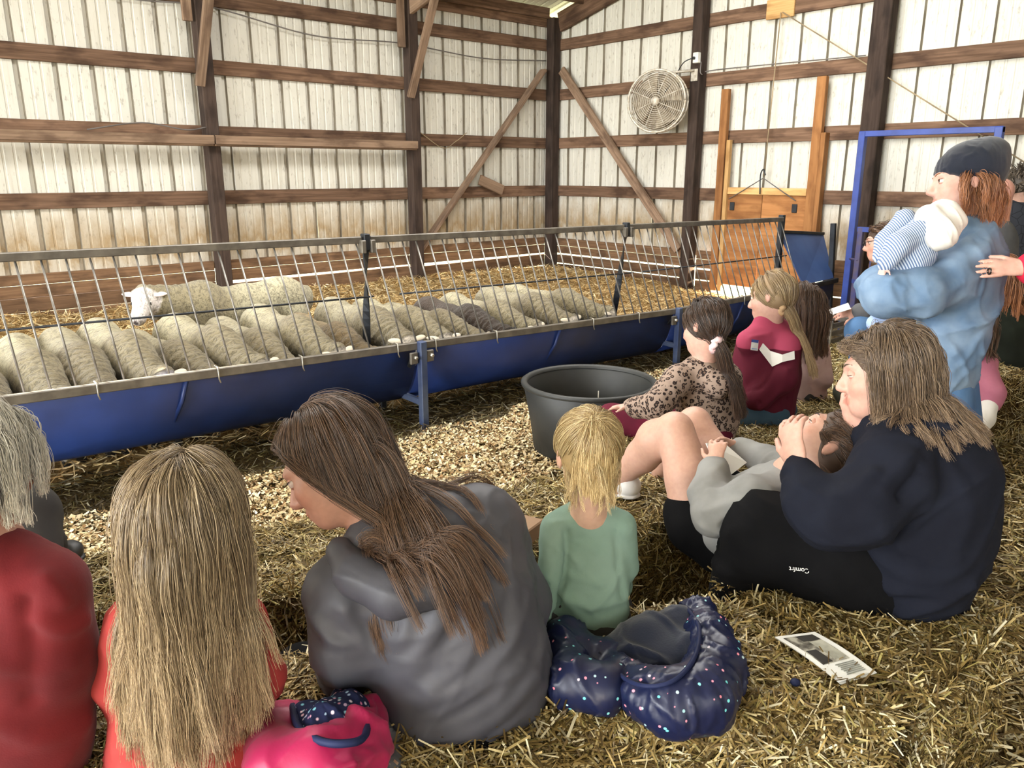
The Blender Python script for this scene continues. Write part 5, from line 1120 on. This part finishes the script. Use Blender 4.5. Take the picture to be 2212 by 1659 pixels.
tie = P(1548, 744, 3.14); p.cap('hair_deep', .007, .046); p.hair('hair_deep', 200, 26, .27, 20, tie=tie, spread=.007, rad=.0007, margin=(.003, .014), sway=.03, curl=.05, seed=19, stiff=.6, tiedir=CV(.6, .4, -.5), tip=.5, lenvar=.2, fall=N(np.array([0, 0, -1])+CV(.25, 0, 0)), jit=.08); scrunchie(p, 'scrunchie_pink', tie, CV(.7, .5, -.5), .026, .013)
tube('wristband', [P(1384, 868, 3.2), P(1386, 884, 3.19), P(1384, 894, 3.23)], .006, MATS['cable_black'], p.root, 6)
# 8 ---- fleece girl
p = Person('girl with blond ponytail in a pink and maroon fleece with white chevron', P(1655, 900, 3.66), (222, 176, 158))
p.head((1667, 642, 3.50), (-.78, .05, .62), (0, -1, .05), .93, (1660, 715, 3.54), 20)
p.chain('fleece', [(1655, 880, 3.66, 68), (1660, 810, 3.62, 70), (1662, 760, 3.58, 64), (1662, 728, 3.56, 46)], .04, (1, 0, .5), .8); p.chain('fleece', [(1618, 738, 3.50, 28), (1662, 716, 3.54, 28), (1706, 736, 3.6, 28)], .04); p.chain('fleece', [(1654, 714, 3.53, 27), (1652, 694, 3.52, 24)], .015)
p.chain('fleece', [(1700, 745, 3.5, 32), (1690, 815, 3.46, 31), (1640, 860, 3.5, 25), (1612, 868, 3.56, 18)], .03); p.chain('fleece', [(1618, 742, 3.6, 28), (1600, 815, 3.66, 26), (1590, 850, 3.76, 18)], .03)
p.chain('jeans', [(1650, 890, 3.66, 58), (1600, 893, 3.6, 38), (1580, 880, 3.7, 32)], .03); p.chain('jeans', [(1670, 890, 3.76, 50), (1600, 870, 3.9, 34), (1600, 900, 3.95, 26)], .03)
hand(p.body, P(1612, 868, 3.56), CV(-1, .1, .3), CV(.2, -1, 0), .14, .5)
fr_ = ridges(p.cl['fleece'], [(-.014, .011, [(1675, 740), (1664, 800), (1640, 838), (1612, 848)]), (.010, .013, [(1700, 800), (1680, 850), (1640, 880)]), (.008, .01, [(1620, 730), (1660, 722)]), (.009, .012, [(1610, 800), (1612, 850)]), (-.008, .01, [(1640, 870), (1700, 860)])], 2.4)
p.finish({'fleece': 'fleece_blocks', 'jeans': 'teal_jeans'}, .0075, .009, {'fleece': lambda V: fr_(V)+folds(.004, 9, (.4, 1, 0), 81)(V)}); p.eyes('hair_lightbrown_under')
tie = P(1694, 664, 3.46); p.cap('hair_fair', .007, .046); p.hair('hair_fair', 190, 24, .29, 20, tie=tie, spread=.006, rad=.0007, margin=(.003, .012), sway=.03, seed=23, stiff=.6, tiedir=CV(.7, .3, -.5), tip=.4, lenvar=.2, fall=N(np.array([0, 0, -1])+CV(.38, 0, 0)), jit=.05); scrunchie(p, 'scrunchie_peach', tie, CV(.7, .4, -.5), .026, .014)
def on_cloth(part, x, y):   # first point of a garment along a ray towards the photograph's pixel
    S = p.cl[part]; v = P(x, y, 1)-CAM; t = 2.2
    for _ in range(90):
        d = float(S.dist((CAM+v*t)[None])[0])
        if d < .002: break
        t += max(d, .002)*.8
    return CAM+v*t
def decal(name, pts, thick, m, par, part='fleece', lift=.011):
    c = sum(np.array(on_cloth(part, *q)) for q in pts)/len(pts); V = []
    for q in pts: w = on_cloth(part, *q); V.append(w+N(CAM-w)*lift)
    n = len(V); V = V+[v-N(CAM-c)*thick for v in V]; bm = bmesh.new(); vs = [bm.verts.new(v) for v in V]
    bm.faces.new(vs[:n]); bm.faces.new(vs[n:][::-1])
    for i in range(n): bm.faces.new((vs[i], vs[(i+1) % n], vs[n+(i+1) % n], vs[n+i]))
    bmesh.ops.triangulate(bm, faces=bm.faces[:]); bmesh.ops.recalc_face_normals(bm, faces=bm.faces); me = bpy.data.meshes.new(name); bm.to_mesh(me); bm.free(); return obj(name, me, MATS[m], par)
ch = [(1642, 752), (1660, 770), (1679, 767), (1716, 757), (1717, 777), (1690, 780), (1672, 796), (1662, 788)]
decal('chevron_panel', [(1648, 741), (1664, 758), (1668, 792), (1640, 755)], .006, 'white_cotton', p.root); decal('chevron_panel', [(1664, 758), (1690, 766), (1690, 782), (1668, 792)], .006, 'white_cotton', p.root); decal('chevron_panel', [(1690, 766), (1716, 758), (1717, 776), (1690, 782)], .006, 'white_cotton', p.root)
st = decal('name_sticker', [(1624, 733), (1639, 735), (1637, 758), (1621, 756)], .001, 'paper_white', p.root, lift=.014); decal('sticker_header', [(1624, 733), (1639, 735), (1638, 741), (1623, 739)], .001, 'blue_paint', p.root, lift=.016)
decal('sticker_line', [(1624, 752), (1635, 753), (1635, 755), (1624, 754)], .001, 'pale_blue', p.root, lift=.016)
# 9 ---- girl in blush jacket
p = Person('girl with long brown hair in a pale blush jacket behind the fleece girl', P(1738, 860, 4.0), (222, 176, 158))
p.head((1728, 662, 3.86), (-.7, .1, .7), (0, -1, .1), .95, (1732, 735, 3.9), 18, ears=False)
p.chain('jacket', [(1738, 850, 4.0, 48), (1738, 790, 3.96, 52), (1736, 750, 3.92, 44)], .04, (1, 0, .4), .8); p.chain('jacket', [(1700, 756, 3.9, 22), (1736, 740, 3.92, 24), (1764, 752, 3.96, 22)], .03); p.chain('jacket', [(1764, 758, 3.94, 26), (1772, 815, 3.94, 24), (1740, 845, 3.98, 17)], .03)
p.chain('jeans', [(1735, 850, 4.0, 42), (1680, 850, 4.0, 26), (1680, 880, 4.05, 20)], .03); p.chain('jeans', [(1745, 850, 4.06, 40), (1690, 840, 4.15, 26)], .03)
p.finish({'jacket': 'blush_cotton', 'jeans': 'grey_leggings'}, .009, .010, {'jacket': folds(.006, 9, (.7, .6, 0), 91)}); p.eyes('hair_brown_under'); p.cap('hair_brown', .008, .046); p.hair('hair_brown', 160, 24, .24, 18, spread=.008, rad=.0008, margin=(.004, .02), seed=29, stiff=.6, sway=.05)
# 10 --- man in glasses
p = Person('man in glasses and grey sweater holding a folded paper by the blue gate', P(1900, 740, 4.9), (222, 170, 150))
p.head((1908, 524, 4.85), (-.96, .05, .28), (0, -1, 0), 1.0, (1918, 590, 4.9), 20)
p.chain('sweater', [(1925, 720, 4.95, 56), (1925, 660, 4.92, 56), (1922, 610, 4.9, 44)], .05, (1, 0, .6), .8); p.chain('sweater', [(1905, 605, 4.8, 26), (1922, 590, 4.9, 26), (1950, 605, 5.05, 26)], .04); p.chain('sweater', [(1900, 612, 4.78, 30), (1890, 680, 4.74, 26), (1862, 680, 4.7, 20), (1852, 676, 4.7, 17)], .03); p.chain('sweater', [(1950, 612, 5.05, 30), (1930, 690, 5.15, 25), (1870, 690, 5.1, 18)], .03)
p.chain('jeans', [(1925, 725, 4.95, 50), (1890, 720, 4.72, 36), (1858, 716, 4.66, 31)], .04); p.chain('jeans', [(1858, 716, 4.66, 30), (1862, 780, 4.7, 24), (1866, 830, 4.75, 20)], .03); p.chain('jeans', [(1935, 725, 5.1, 48), (1880, 715, 5.0, 33), (1884, 800, 5.05, 22)], .03)
hand(p.body, P(1852, 676, 4.7), CV(-1, -.05, 0), CV(0, -.5, -.9), .18, .8); hand(p.body, P(1868, 690, 5.1), CV(-1, 0, -.2), CV(0, -1, 0), .18, .6, -1)
p.finish({'sweater': 'heather_grey', 'jeans': 'jeans_blue'}, .0085, .011, {'sweater': folds(.006, 8, (.5, 1, 0), 101)}); p.eyes('hair_brown_under'); p.cap('hair_brown', .008, .05); p.hair('hair_brown', 120, 14, .07, 8, spread=.008, rad=.0016, margin=(.006, .018), seed=31, stiff=.9, fall=N(CV(.4, .6, 0)))
for sx in (-1, 1):
    g0 = p.H.w(sx*.034, .108, .0); tube('lens_rim', [p.H.w(sx*.034+.021*math.cos(a), .107, .0+.016*math.sin(a)) for a in np.linspace(0, 2*math.pi, 17)], .0024, MATS['glass_frame'], p.root, 5)
    tube('temple_arm', [p.H.w(sx*.056, .104, .004), p.H.w(sx*.078, .06, .005), p.H.w(sx*.08, -.01, .002)], .0022, MATS['glass_frame'], p.root, 5)
tube('bridge', [p.H.w(-.013, .109, .003), p.H.w(0, .116, .006), p.H.w(.013, .109, .003)], .0022, MATS['glass_frame'], p.root, 5)
def sheetpaper(name, label, pts, m='paper_white', thick=.003, sag=0):
    V = [np.array(v, float) for v in pts]; n = N(np.cross(V[1]-V[0], V[3]-V[0])); V = V+[v-n*thick for v in V]; o = obj(name, mesh_np(name, V, BOXF, False), MATS[m]); tag(o, label, 'paper'); return o
sheetpaper('folded_paper', 'folded white paper held out by the man in glasses', [P(1772, 676, 4.62), P(1832, 655, 4.72), P(1838, 668, 4.66), P(1800, 680, 4.56)])
# 11 --- woman in denim with baby
p = Person('woman in a navy beanie and denim jacket standing with a baby', P(2060, 900, 2.835), (216, 172, 156))
p.head((2082, 397, 2.754), (-.97, -.05, .22), (.12, -1, .0), 1.0, (2092, 500, 2.786), 26)
p.chain('jacket', [(2052, 800, 2.803, 60), (2062, 720, 2.803, 72), (2072, 640, 2.795, 76), (2082, 560, 2.786, 66), (2088, 530, 2.786, 50)], .05, (1, 0, .5), .85); p.chain('jacket', [(2092, 560, 2.689, 48), (2095, 528, 2.770, 44), (2105, 545, 2.900, 46)], .05)
p.chain('jacket', [(2104, 566, 2.78, 46), (2050, 604, 2.68, 47), (1985, 634, 2.62, 46), (1915, 636, 2.62, 46)], .06); p.chain('jacket', [(1908, 638, 2.624, 46), (1900, 620, 2.722, 40), (1960, 600, 2.835, 34)], .04); p.chain('jacket', [(2110, 560, 2.900, 46), (2030, 640, 2.997, 42), (1960, 640, 2.932, 32)], .04); p.chain('jacket', [(2062, 478, 2.754, 16), (2100, 492, 2.770, 18), (2135, 478, 2.803, 17)], .02)
p.chain('trousers', [(2050, 835, 2.82, 46), (2050, 900, 2.835, 44), (2048, 1100, 2.965, 32), (2048, 1225, 3.02, 26)], .04); p.chain('trousers', [(2065, 835, 2.88, 44), (2085, 960, 2.965, 38), (2088, 1205, 3.078, 26)], .04)
hand(p.body, P(1962, 602, 2.835), CV(.6, -.6, .2), CV(-.5, 0, .8), .17, .6)
dr = ridges(p.cl['jacket'], [(-.016, .014, [(2085, 655), (1990, 712), (1915, 690)]), (-.006, .006, [(2108, 520), (2112, 580), (2108, 640)]), (.010, .014, [(1895, 650), (1990, 655), (2075, 610)]), (.012, .015, [(2045, 700), (2022, 790)]), (.012, .015, [(2080, 690), (2120, 760)]), (.010, .013, [(1985, 725), (2060, 765)]), (.009, .012, [(1880, 610), (1950, 625)]), (-.005, .005, [(2060, 720), (2030, 810)])])
p.finish({'jacket': 'denim_blue', 'trousers': 'jeans_blue'}, .007, .009, {'jacket': lambda V: dr(V)+folds(.008, 7.5, (.9, -.45, 0), 111)(V)+folds(.006, 12, (.5, .9, 0), 113)(V)}); p.eyes('hair_red_under')
S = Sdf(); H = p.H; S.ell(H.w(0, -.014, .035), np.array([.088, .108, .098]), H.M, .02); S.ell(H.w(0, -.045, .072), np.array([.078, .086, .068]), H.M, .06); S.ell(H.w(0, -.085, .118), np.array([.042, .044, .036]), H.M, .05); S.plane(H.w(0, 0, -.008), H.M@np.array([0, .46, -1.0]))
blob('beanie', p.root, 'beanie_navy', S, .006, folds(.0015, 30, (.1, 1, 0), 5)); p.hair('hair_red', 130, 26, .125, 14, spread=.008, rad=.0006, margin=(.004, .018), seed=37, stiff=.7, curl=.08, region=lambda q: q[2] < .02 and q[1] < .03)
shoe(p, P(2050, 1226, 3.029), P(2010, 1222, 3.029), m='shoe_black', w=.045)
b = Person('baby in a striped blue jacket and white bonnet held by the woman in denim', P(1950, 600, 2.673), (236, 190, 178))
b.head((2028, 478, 2.624), (-.5, .1, .85), (.25, -1, 0), .55, (2000, 510, 2.633), 14)
b.chain('jacket', [(1998, 505, 2.641, 40), (1965, 545, 2.649, 48), (1945, 590, 2.673, 40)], .03); b.chain('jacket', [(1985, 500, 2.592, 26), (1940, 530, 2.568, 25), (1920, 560, 2.576, 19), (1913, 570, 2.584, 16)], .02); b.chain('jacket', [(1955, 475, 2.754, 24), (1915, 520, 2.754, 22), (1900, 555, 2.738, 15)], .02)
b.chain('leggings', [(1945, 600, 2.705, 34), (1925, 660, 2.738, 26), (1905, 690, 2.722, 20), (1888, 698, 2.705, 17)], .02); b.chain('leggings', [(1950, 600, 2.754, 32), (1990, 670, 2.835, 24)], .02)
hand(b.body, P(1912, 572, 2.584), CV(-.3, .8, .1), CV(-.7, -.3, -.5), .075, .6)
b.finish({'jacket': 'blue_stripes', 'leggings': 'pale_blue'}, .006, .007, {'jacket': folds(.004, 16, (1, .8, 0), 121)}); b.eyes('hair_fair_under')
S = Sdf(); S.ell(b.H.w(0, -.02, .03), np.array([.088, .105, .098])*.58, b.H.M, .02); S.cone(P(2006, 470, 2.592), P(2030, 506, 2.568), .045, .05, .03); S.cone(P(2030, 506, 2.568), P(2070, 480, 2.592), .045, .03, .03); blob('bonnet', b.root, 'white_cotton', S, .006, folds(.007, 20, (.6, 1, 0), 125))
# 12 --- hand with ring reaching in from the right
p = Person('person in a red sleeve outside the frame reaching a ringed hand in from the right', P(2440, 1200, 2.6), (224, 176, 158))
p.head((2470, 300, 2.62), (-.9, .1, .4), (0, -1, 0), 1.0, (2470, 430, 2.64), 34)
p.chain('sweater', [(2470, 830, 2.73, 118), (2470, 700, 2.7, 118), (2470, 540, 2.66, 100)], .06, (.3, 0, 1), .7); p.chain('sweater', [(2440, 500, 2.45, 48), (2470, 460, 2.64, 44), (2490, 500, 2.84, 48)], .05); p.chain('sweater', [(2440, 510, 2.43, 56), (2360, 640, 2.42, 48), (2260, 586, 2.5, 40), (2232, 578, 2.5, 36)], .03); p.chain('sweater', [(2495, 510, 2.86, 54), (2520, 700, 2.86, 44), (2500, 850, 2.8, 34)], .03)
p.chain('trousers', [(2470, 850, 2.74, 110), (2450, 1030, 2.82, 74), (2445, 1180, 2.92, 48), (2445, 1225, 2.96, 40)], .05); p.chain('trousers', [(2490, 850, 2.88, 100), (2500, 1020, 2.98, 70), (2500, 1190, 3.08, 42)], .05)
hand(p.body, P(2210, 578, 2.5), CV(-1, .0, .05), CV(-.1, -.5, -.85), .165, .10, -1, .10)
p.body.cone(P(2240, 580, 2.5), P(2208, 578, 2.5), .030, .024, .015)
hand(p.body, P(2500, 850, 2.8), CV(0, 1, 0), CV(1, 0, 0), .17, .4)
p.finish({'sweater': 'rose_sleeve', 'trousers': 'black_cotton'}, .0055, .011, {}); p.eyes(); p.cap('hair_brown', .01, .046); p.hair('hair_brown', 60, 10, .1, 10, spread=.01, rad=.0014, seed=71)
shoe(p, P(2450, 1232, 2.97), P(2390, 1228, 2.97), m='shoe_black', w=.046); shoe(p, P(2505, 1200, 3.09), P(2445, 1196, 3.09), m='shoe_black', w=.046)
S = Sdf(); wq = P(2137, 586, 2.485); tube('ring', [wq+.0092*(math.cos(a)*CV(0, 1, 0)+math.sin(a)*CV(.0, 0, 1)) for a in np.linspace(0, 2*math.pi, 17)], .0028, MATS['gold_ring'], p.root, 6)
# 13 --- puffer jacket
p = Person('person with short dark hair in a black quilted jacket standing far right', P(2200, 800, 6.1), (214, 170, 150))
p.head((2204, 402, 6.0), (.25, .05, .95), (0, -1, .05), 1.0, (2206, 445, 6.02), 16)
p.chain('jacket', [(2205, 640, 6.15, 58), (2205, 560, 6.1, 60), (2205, 490, 6.06, 56), (2205, 465, 6.05, 40)], .06, (1, 0, 0), .7); p.chain('jacket', [(2160, 482, 6.05, 24), (2205, 462, 6.05, 26), (2250, 482, 6.05, 24)], .05); p.chain('jacket', [(2158, 490, 6.05, 26), (2152, 560, 6.08, 23), (2160, 625, 6.1, 19)], .03); p.chain('jacket', [(2252, 490, 6.05, 26), (2260, 560, 6.08, 23), (2255, 625, 6.1, 19)], .03)
p.chain('trousers', [(2190, 640, 6.16, 34), (2188, 720, 6.25, 27), (2188, 780, 6.33, 20)], .04); p.chain('trousers', [(2222, 640, 6.16, 34), (2226, 720, 6.25, 27), (2226, 780, 6.33, 20)], .04)
hand(p.body, P(2160, 632, 6.1), CV(0, 1, 0), CV(-1, 0, 0), .17, .4); p.finish({'jacket': 'black_quilt', 'trousers': 'black_cotton'}, .01, .013, {}); p.eyes(); p.cap('hair_grey', .01, .05); p.hair('hair_grey', 90, 12, .09, 8, spread=.012, rad=.002, curl=.12, margin=(.01, .03), seed=41, stiff=.9)
S = Sdf(); S.ell(p.H.w(0, -.012, -.04), np.array([.078, .09, .018]), p.H.M, .01); blob('mask_strap', p.root, 'pale_blue', S, .008)
# 14 --- pink girl
p = Person('child in a pink top with white sleeves sitting behind the woman in denim', P(2095, 900, 4.2), (222, 176, 158))
p.head((2098, 690, 4.05), (-.9, .1, .4), (0, -1, 0), .95, (2100, 755, 4.1), 17, ears=False)
p.chain('top', [(2098, 880, 4.25, 52), (2100, 820, 4.22, 52), (2102, 780, 4.18, 44)], .05, (1, 0, .4), .85); p.chain('top', [(2075, 785, 4.08, 24), (2102, 765, 4.16, 24), (2125, 785, 4.26, 24)], .04); p.chain('top', [(2118, 790, 4.1, 30), (2138, 850, 4.06, 30), (2136, 868, 4.05, 26)], .03)
p.chain('undershirt_sleeve', [(2136, 862, 4.05, 22), (2128, 905, 4.0, 19), (2118, 925, 3.98, 16)], .02); p.chain('leggings', [(2095, 885, 4.26, 46), (1990, 850, 4.05, 30), (1880, 850, 3.85, 24), (1846, 868, 3.74, 20)], .03); p.chain('leggings', [(2105, 885, 4.3, 44), (1990, 850, 4.32, 30), (1880, 850, 4.25, 24)], .03)
hand(p.body, P(2117, 928, 3.98), CV(-.3, 1, 0), CV(-.5, 0, -.8), .13, .4); p.finish({'top': 'pink_fleece', 'undershirt_sleeve': 'white_cotton', 'leggings': 'black_cotton'}, .009, .010, {'top': folds(.006, 8, (.4, 1, 0), 131)}); p.eyes(); p.cap('hair_brown', .008, .046); p.hair('hair_brown', 80, 12, .2, 14, spread=.01, rad=.0015, seed=43)
shoe(p, P(1838, 872, 3.70), P(1818, 846, 3.72), part='boot', m='boot_olive', w=.045, up=CV(-.5, -.3, -.8))
# 15 --- dark green coat
p = Person('person with brown hair in a dark green coat kneeling at the right edge', P(2170, 900, 4.9), (214, 168, 148))
p.head((2158, 596, 4.75), (-.3, .1, .95), (0, -1, .1), 1.0, (2165, 655, 4.78), 19)
p.chain('coat', [(2172, 850, 4.95, 64), (2174, 770, 4.88, 70), (2172, 700, 4.82, 62), (2168, 675, 4.8, 44)], .06, (1, 0, .2), .75); p.chain('coat', [(2120, 690, 4.78, 28), (2168, 668, 4.8, 28), (2220, 690, 4.82, 28)], .05); p.chain('coat', [(2118, 698, 4.78, 30), (2106, 770, 4.84, 27), (2130, 830, 4.9, 22)], .03); p.chain('coat', [(2222, 698, 4.82, 30), (2232, 770, 4.86, 27), (2225, 830, 4.9, 22)], .03)
p.chain('trousers', [(2165, 860, 4.95, 58), (2150, 880, 4.9, 48), (2145, 890, 4.8, 34)], .04); p.chain('trousers', [(2190, 860, 4.98, 56), (2200, 885, 4.9, 40)], .04)
hand(p.body, P(2130, 832, 4.9), CV(0, 1, 0), CV(-1, 0, 0), .17, .4); p.finish({'coat': 'olive_dark', 'trousers': 'black_cotton'}, .010, .012, {'coat': folds(.008, 7, (.3, 1, 0), 141)}); p.eyes(); p.cap('hair_red', .009, .046); p.hair('hair_red', 100, 12, .25, 14, spread=.011, rad=.0016, seed=47)
# 16 --- man behind the beanie
p = Person('bald man standing half hidden behind the woman in the beanie', P(2150, 850, 5.2), (206, 150, 132))
p.head((2154, 424, 5.1), (-.6, .05, .8), (0, -1, 0), 1.0, (2152, 490, 5.12), 20)
p.chain('shirt', [(2140, 690, 5.2, 58), (2142, 600, 5.16, 60), (2146, 520, 5.12, 52)], .06, (1, 0, .3), .7); p.chain('shirt', [(2110, 520, 5.1, 24), (2146, 500, 5.12, 24), (2170, 522, 5.14, 22)], .04); p.chain('shirt', [(2108, 528, 5.1, 26), (2102, 600, 5.12, 22), (2110, 670, 5.15, 18)], .03); p.chain('shirt', [(2170, 530, 5.16, 22), (2170, 600, 5.2, 20), (2160, 670, 5.2, 16)], .03)
p.chain('trousers', [(2130, 690, 5.2, 40), (2128, 770, 5.3, 28), (2128, 845, 5.42, 20)], .04); p.chain('trousers', [(2158, 690, 5.25, 38), (2160, 770, 5.35, 27), (2160, 842, 5.46, 20)], .04)
p.finish({'shirt': 'heather_grey', 'trousers': 'black_cotton'}, .010, .013, {}); p.eyes()

# ------------------------------------------------------------------ things lying about
# navy child's jacket with hearts
J = empty('childs_jacket', P(1420, 1480, 1.8), 'navy quilted child jacket with tiny hearts dropped beside the girl in mint', 'jacket')
def gc(S, pts, k=.035):
    Q = [(gz(x, y, z), r) for x, y, z, r in pts]
    for (a, ra), (b_, rb) in zip(Q[:-1], Q[1:]): S.cone(a, b_, ra, rb, k)
    return S
S = gc(Sdf(), [(1348, 1455, .455, .035), (1395, 1500, .462, .05), (1455, 1515, .470, .062), (1520, 1500, .474, .064), (1545, 1440, .478, .056), (1530, 1375, .480, .048), (1505, 1325, .470, .04)])
blob('shell', J, 'heart_quilt', S, .006, lambda V: folds(.008, 14, (.8, .6, 0), 151)(V)+folds(.0035, 36, (.2, 1, 0), 153)(V))
S = gc(Sdf(), [(1300, 1420, .450, .04), (1390, 1385, .455, .05), (1470, 1350, .465, .05)]); gc(S, [(1360, 1435, .445, .04), (1490, 1405, .455, .045)]); gc(S, [(1400, 1455, .445, .035), (1500, 1430, .455, .04)])
blob('fleece_lining', J, 'navy_lining', S, .006, folds(.009, 12, (.6, 1, 0), 155))
tube('piping', smoothpath([gz(1325, 1425, .485), gz(1345, 1462, .50), gz(1395, 1482, .525), gz(1455, 1470, .54), gz(1500, 1420, .545), gz(1510, 1355, .535), gz(1482, 1310, .50)], 8), .005, MATS['navy_trim'], J, 6)
S = gc(Sdf(), [(1210, 1395, .455, .045), (1235, 1475, .468, .05), (1300, 1490, .465, .045), (1335, 1455, .46, .04)]); gc(S, [(1230, 1390, .46, .04), (1320, 1420, .455, .035)])
blob('sleeve', J, 'heart_quilt', S, .006, folds(.009, 16, (.5, 1, 0), 157))
# hot pink jacket with floral lining
J = empty('pink_jacket', P(690, 1600, 1.5), 'hot pink jacket with floral lining crumpled beside the girl in coral', 'jacket')
S = gc(Sdf(), [(575, 1590, .47, .05), (610, 1660, .48, .06), (700, 1660, .485, .065), (765, 1620, .485, .055), (780, 1550, .475, .04)]); gc(S, [(600, 1560, .455, .045), (700, 1590, .455, .05)])
blob('shell', J, 'hot_pink', S, .006, folds(.012, 14, (.8, -.5, 0), 161))
S = gc(Sdf(), [(660, 1550, .485, .035), (720, 1570, .51, .042), (755, 1545, .505, .036), (740, 1510, .48, .028)]); blob('floral_lining', J, 'floral_lining', S, .005, folds(.010, 20, (.5, 1, 0), 163))
tube('binding', smoothpath([gz(632, 1525, .50), gz(645, 1570, .535), gz(690, 1600, .56), gz(745, 1606, .565), gz(788, 1590, .55), gz(794, 1535, .50)], 8), .007, MATS['navy_trim'], J, 6)
o = blob('grey_scarf', None, 'heather_grey', Sdf().cone(P(800, 1560, 1.58), P(830, 1660, 1.5), .03, .045, .02), .006, folds(.007, 22, (.2, 1, 0), 165)); tag(o, 'crumpled grey cloth between the pink jacket and the grey hoodie', 'cloth')
o = blob('pink_mitten', None, 'rose_sleeve', Sdf().cone(P(712, 1430, 1.80), P(720, 1446, 1.78), .016, .012, .01), .004); tag(o, 'small pink mitten on the black trouser leg', 'mitten')
# leaflet on the front bale
L_ = empty('leaflet', gz(1780, 1420, .44), 'white leaflet with a grey animal photograph lying on the front bale', 'leaflet')
def lf(u, v, z=0): # u along the long side (top to bottom), v across
    z0 = .436+.045*(1-u)**2*.3+(.0 if u < .85 else .0)+z
    a = gz(1673, 1374, .452)*(1-u)+gz(1812, 1476, .436)*u; b_ = gz(1760, 1363, .452)*(1-u)+gz(1888, 1452, .436)*u; q = a*(1-v)+b_*v; q[2] = .438+.012*(1-u)+.006*math.sin(u*3)+z; return q
def lfquad(name, u0, u1, v0, v1, z, m, par, n=8, th=.0012):
    V = []; Fc = []
    for i in range(n+1):
        u = u0+(u1-u0)*i/n
        for v in (v0, v1): V.append(lf(u, v, z))
        for v in (v0, v1): V.append(lf(u, v, z-th))
    for i in range(n):
        a = i*4; Fc += [(a, a+1, a+5, a+4), (a+2, a+6, a+7, a+3), (a, a+4, a+6, a+2), (a+1, a+3, a+7, a+5)]
    Fc += [(0, 2, 3, 1), (n*4, n*4+1, n*4+3, n*4+2)]
    return obj(name, mesh_np(name, V, Fc, False), MATS[m], par)
def photo(n, l):
    v = mapping(n, l, 'Position'); t = tex(n, l, 'Noise', 22, v, Detail=4); return ramp(n, l, t.outputs[0], [(.40, lin((58, 54, 48))), (.5, lin((120, 116, 106))), (.58, lin((178, 174, 160)))])
patmat('grey_photo', photo); plain('photo_dark', (52, 48, 42), .6); plain('photo_light', (186, 184, 168), .6, 0, (150, 148, 134), 30); plain('ink_grey', (140, 142, 134), .6)
lfquad('page', 0, 1, 0, 1, 0, 'paper_white', L_); lfquad('back_page', .0, 1.02, .02, 1.05, -.003, 'paper_white', L_)
lfquad('printed_photo', .07, .70, .12, .84, .0012, 'grey_photo', L_); lfquad('photo_shadow', .075, .22, .40, .83, .0018, 'photo_dark', L_); lfquad('photo_animal', .24, .66, .50, .82, .0018, 'photo_light', L_); lfquad('photo_handpiece', .42, .69, .14, .40, .0018, 'photo_dark', L_)
for k, u in enumerate(np.linspace(.75, .93, 7)): lfquad('text_line', u, u+.010, .35+.02*(k % 3), .86, .0016, 'ink_grey', L_, 2)
o = blob('purple_petal', None, 'navy_trim', Sdf().ell(gz(1718, 1474, .435), (.012, .012, .008)), .004); tag(o, 'tiny purple scrap in the straw left of the leaflet', 'scrap')
sheetpaper('white_leaflet', 'white paper held by the reclining girl', [P(1524, 958, 2.40), P(1560, 955, 2.44), P(1612, 1000, 2.42), P(1560, 1040, 2.34)])
sheetpaper('small_paper', 'small white paper under the chin of the woman in navy', [P(1852, 892, 2.06), P(1868, 886, 2.08), P(1868, 912, 2.06), P(1848, 918, 2.04)])
o = obj('cardboard_box', boxmesh('cardboard_box', .16, .12, .05, .004), MATS['cardboard']); o.location = P(1108, 1150, 2.32); o.rotation_euler = (0, 0, .3); tag(o, 'flat cardboard box behind the grey hoodie on the second row', 'box')
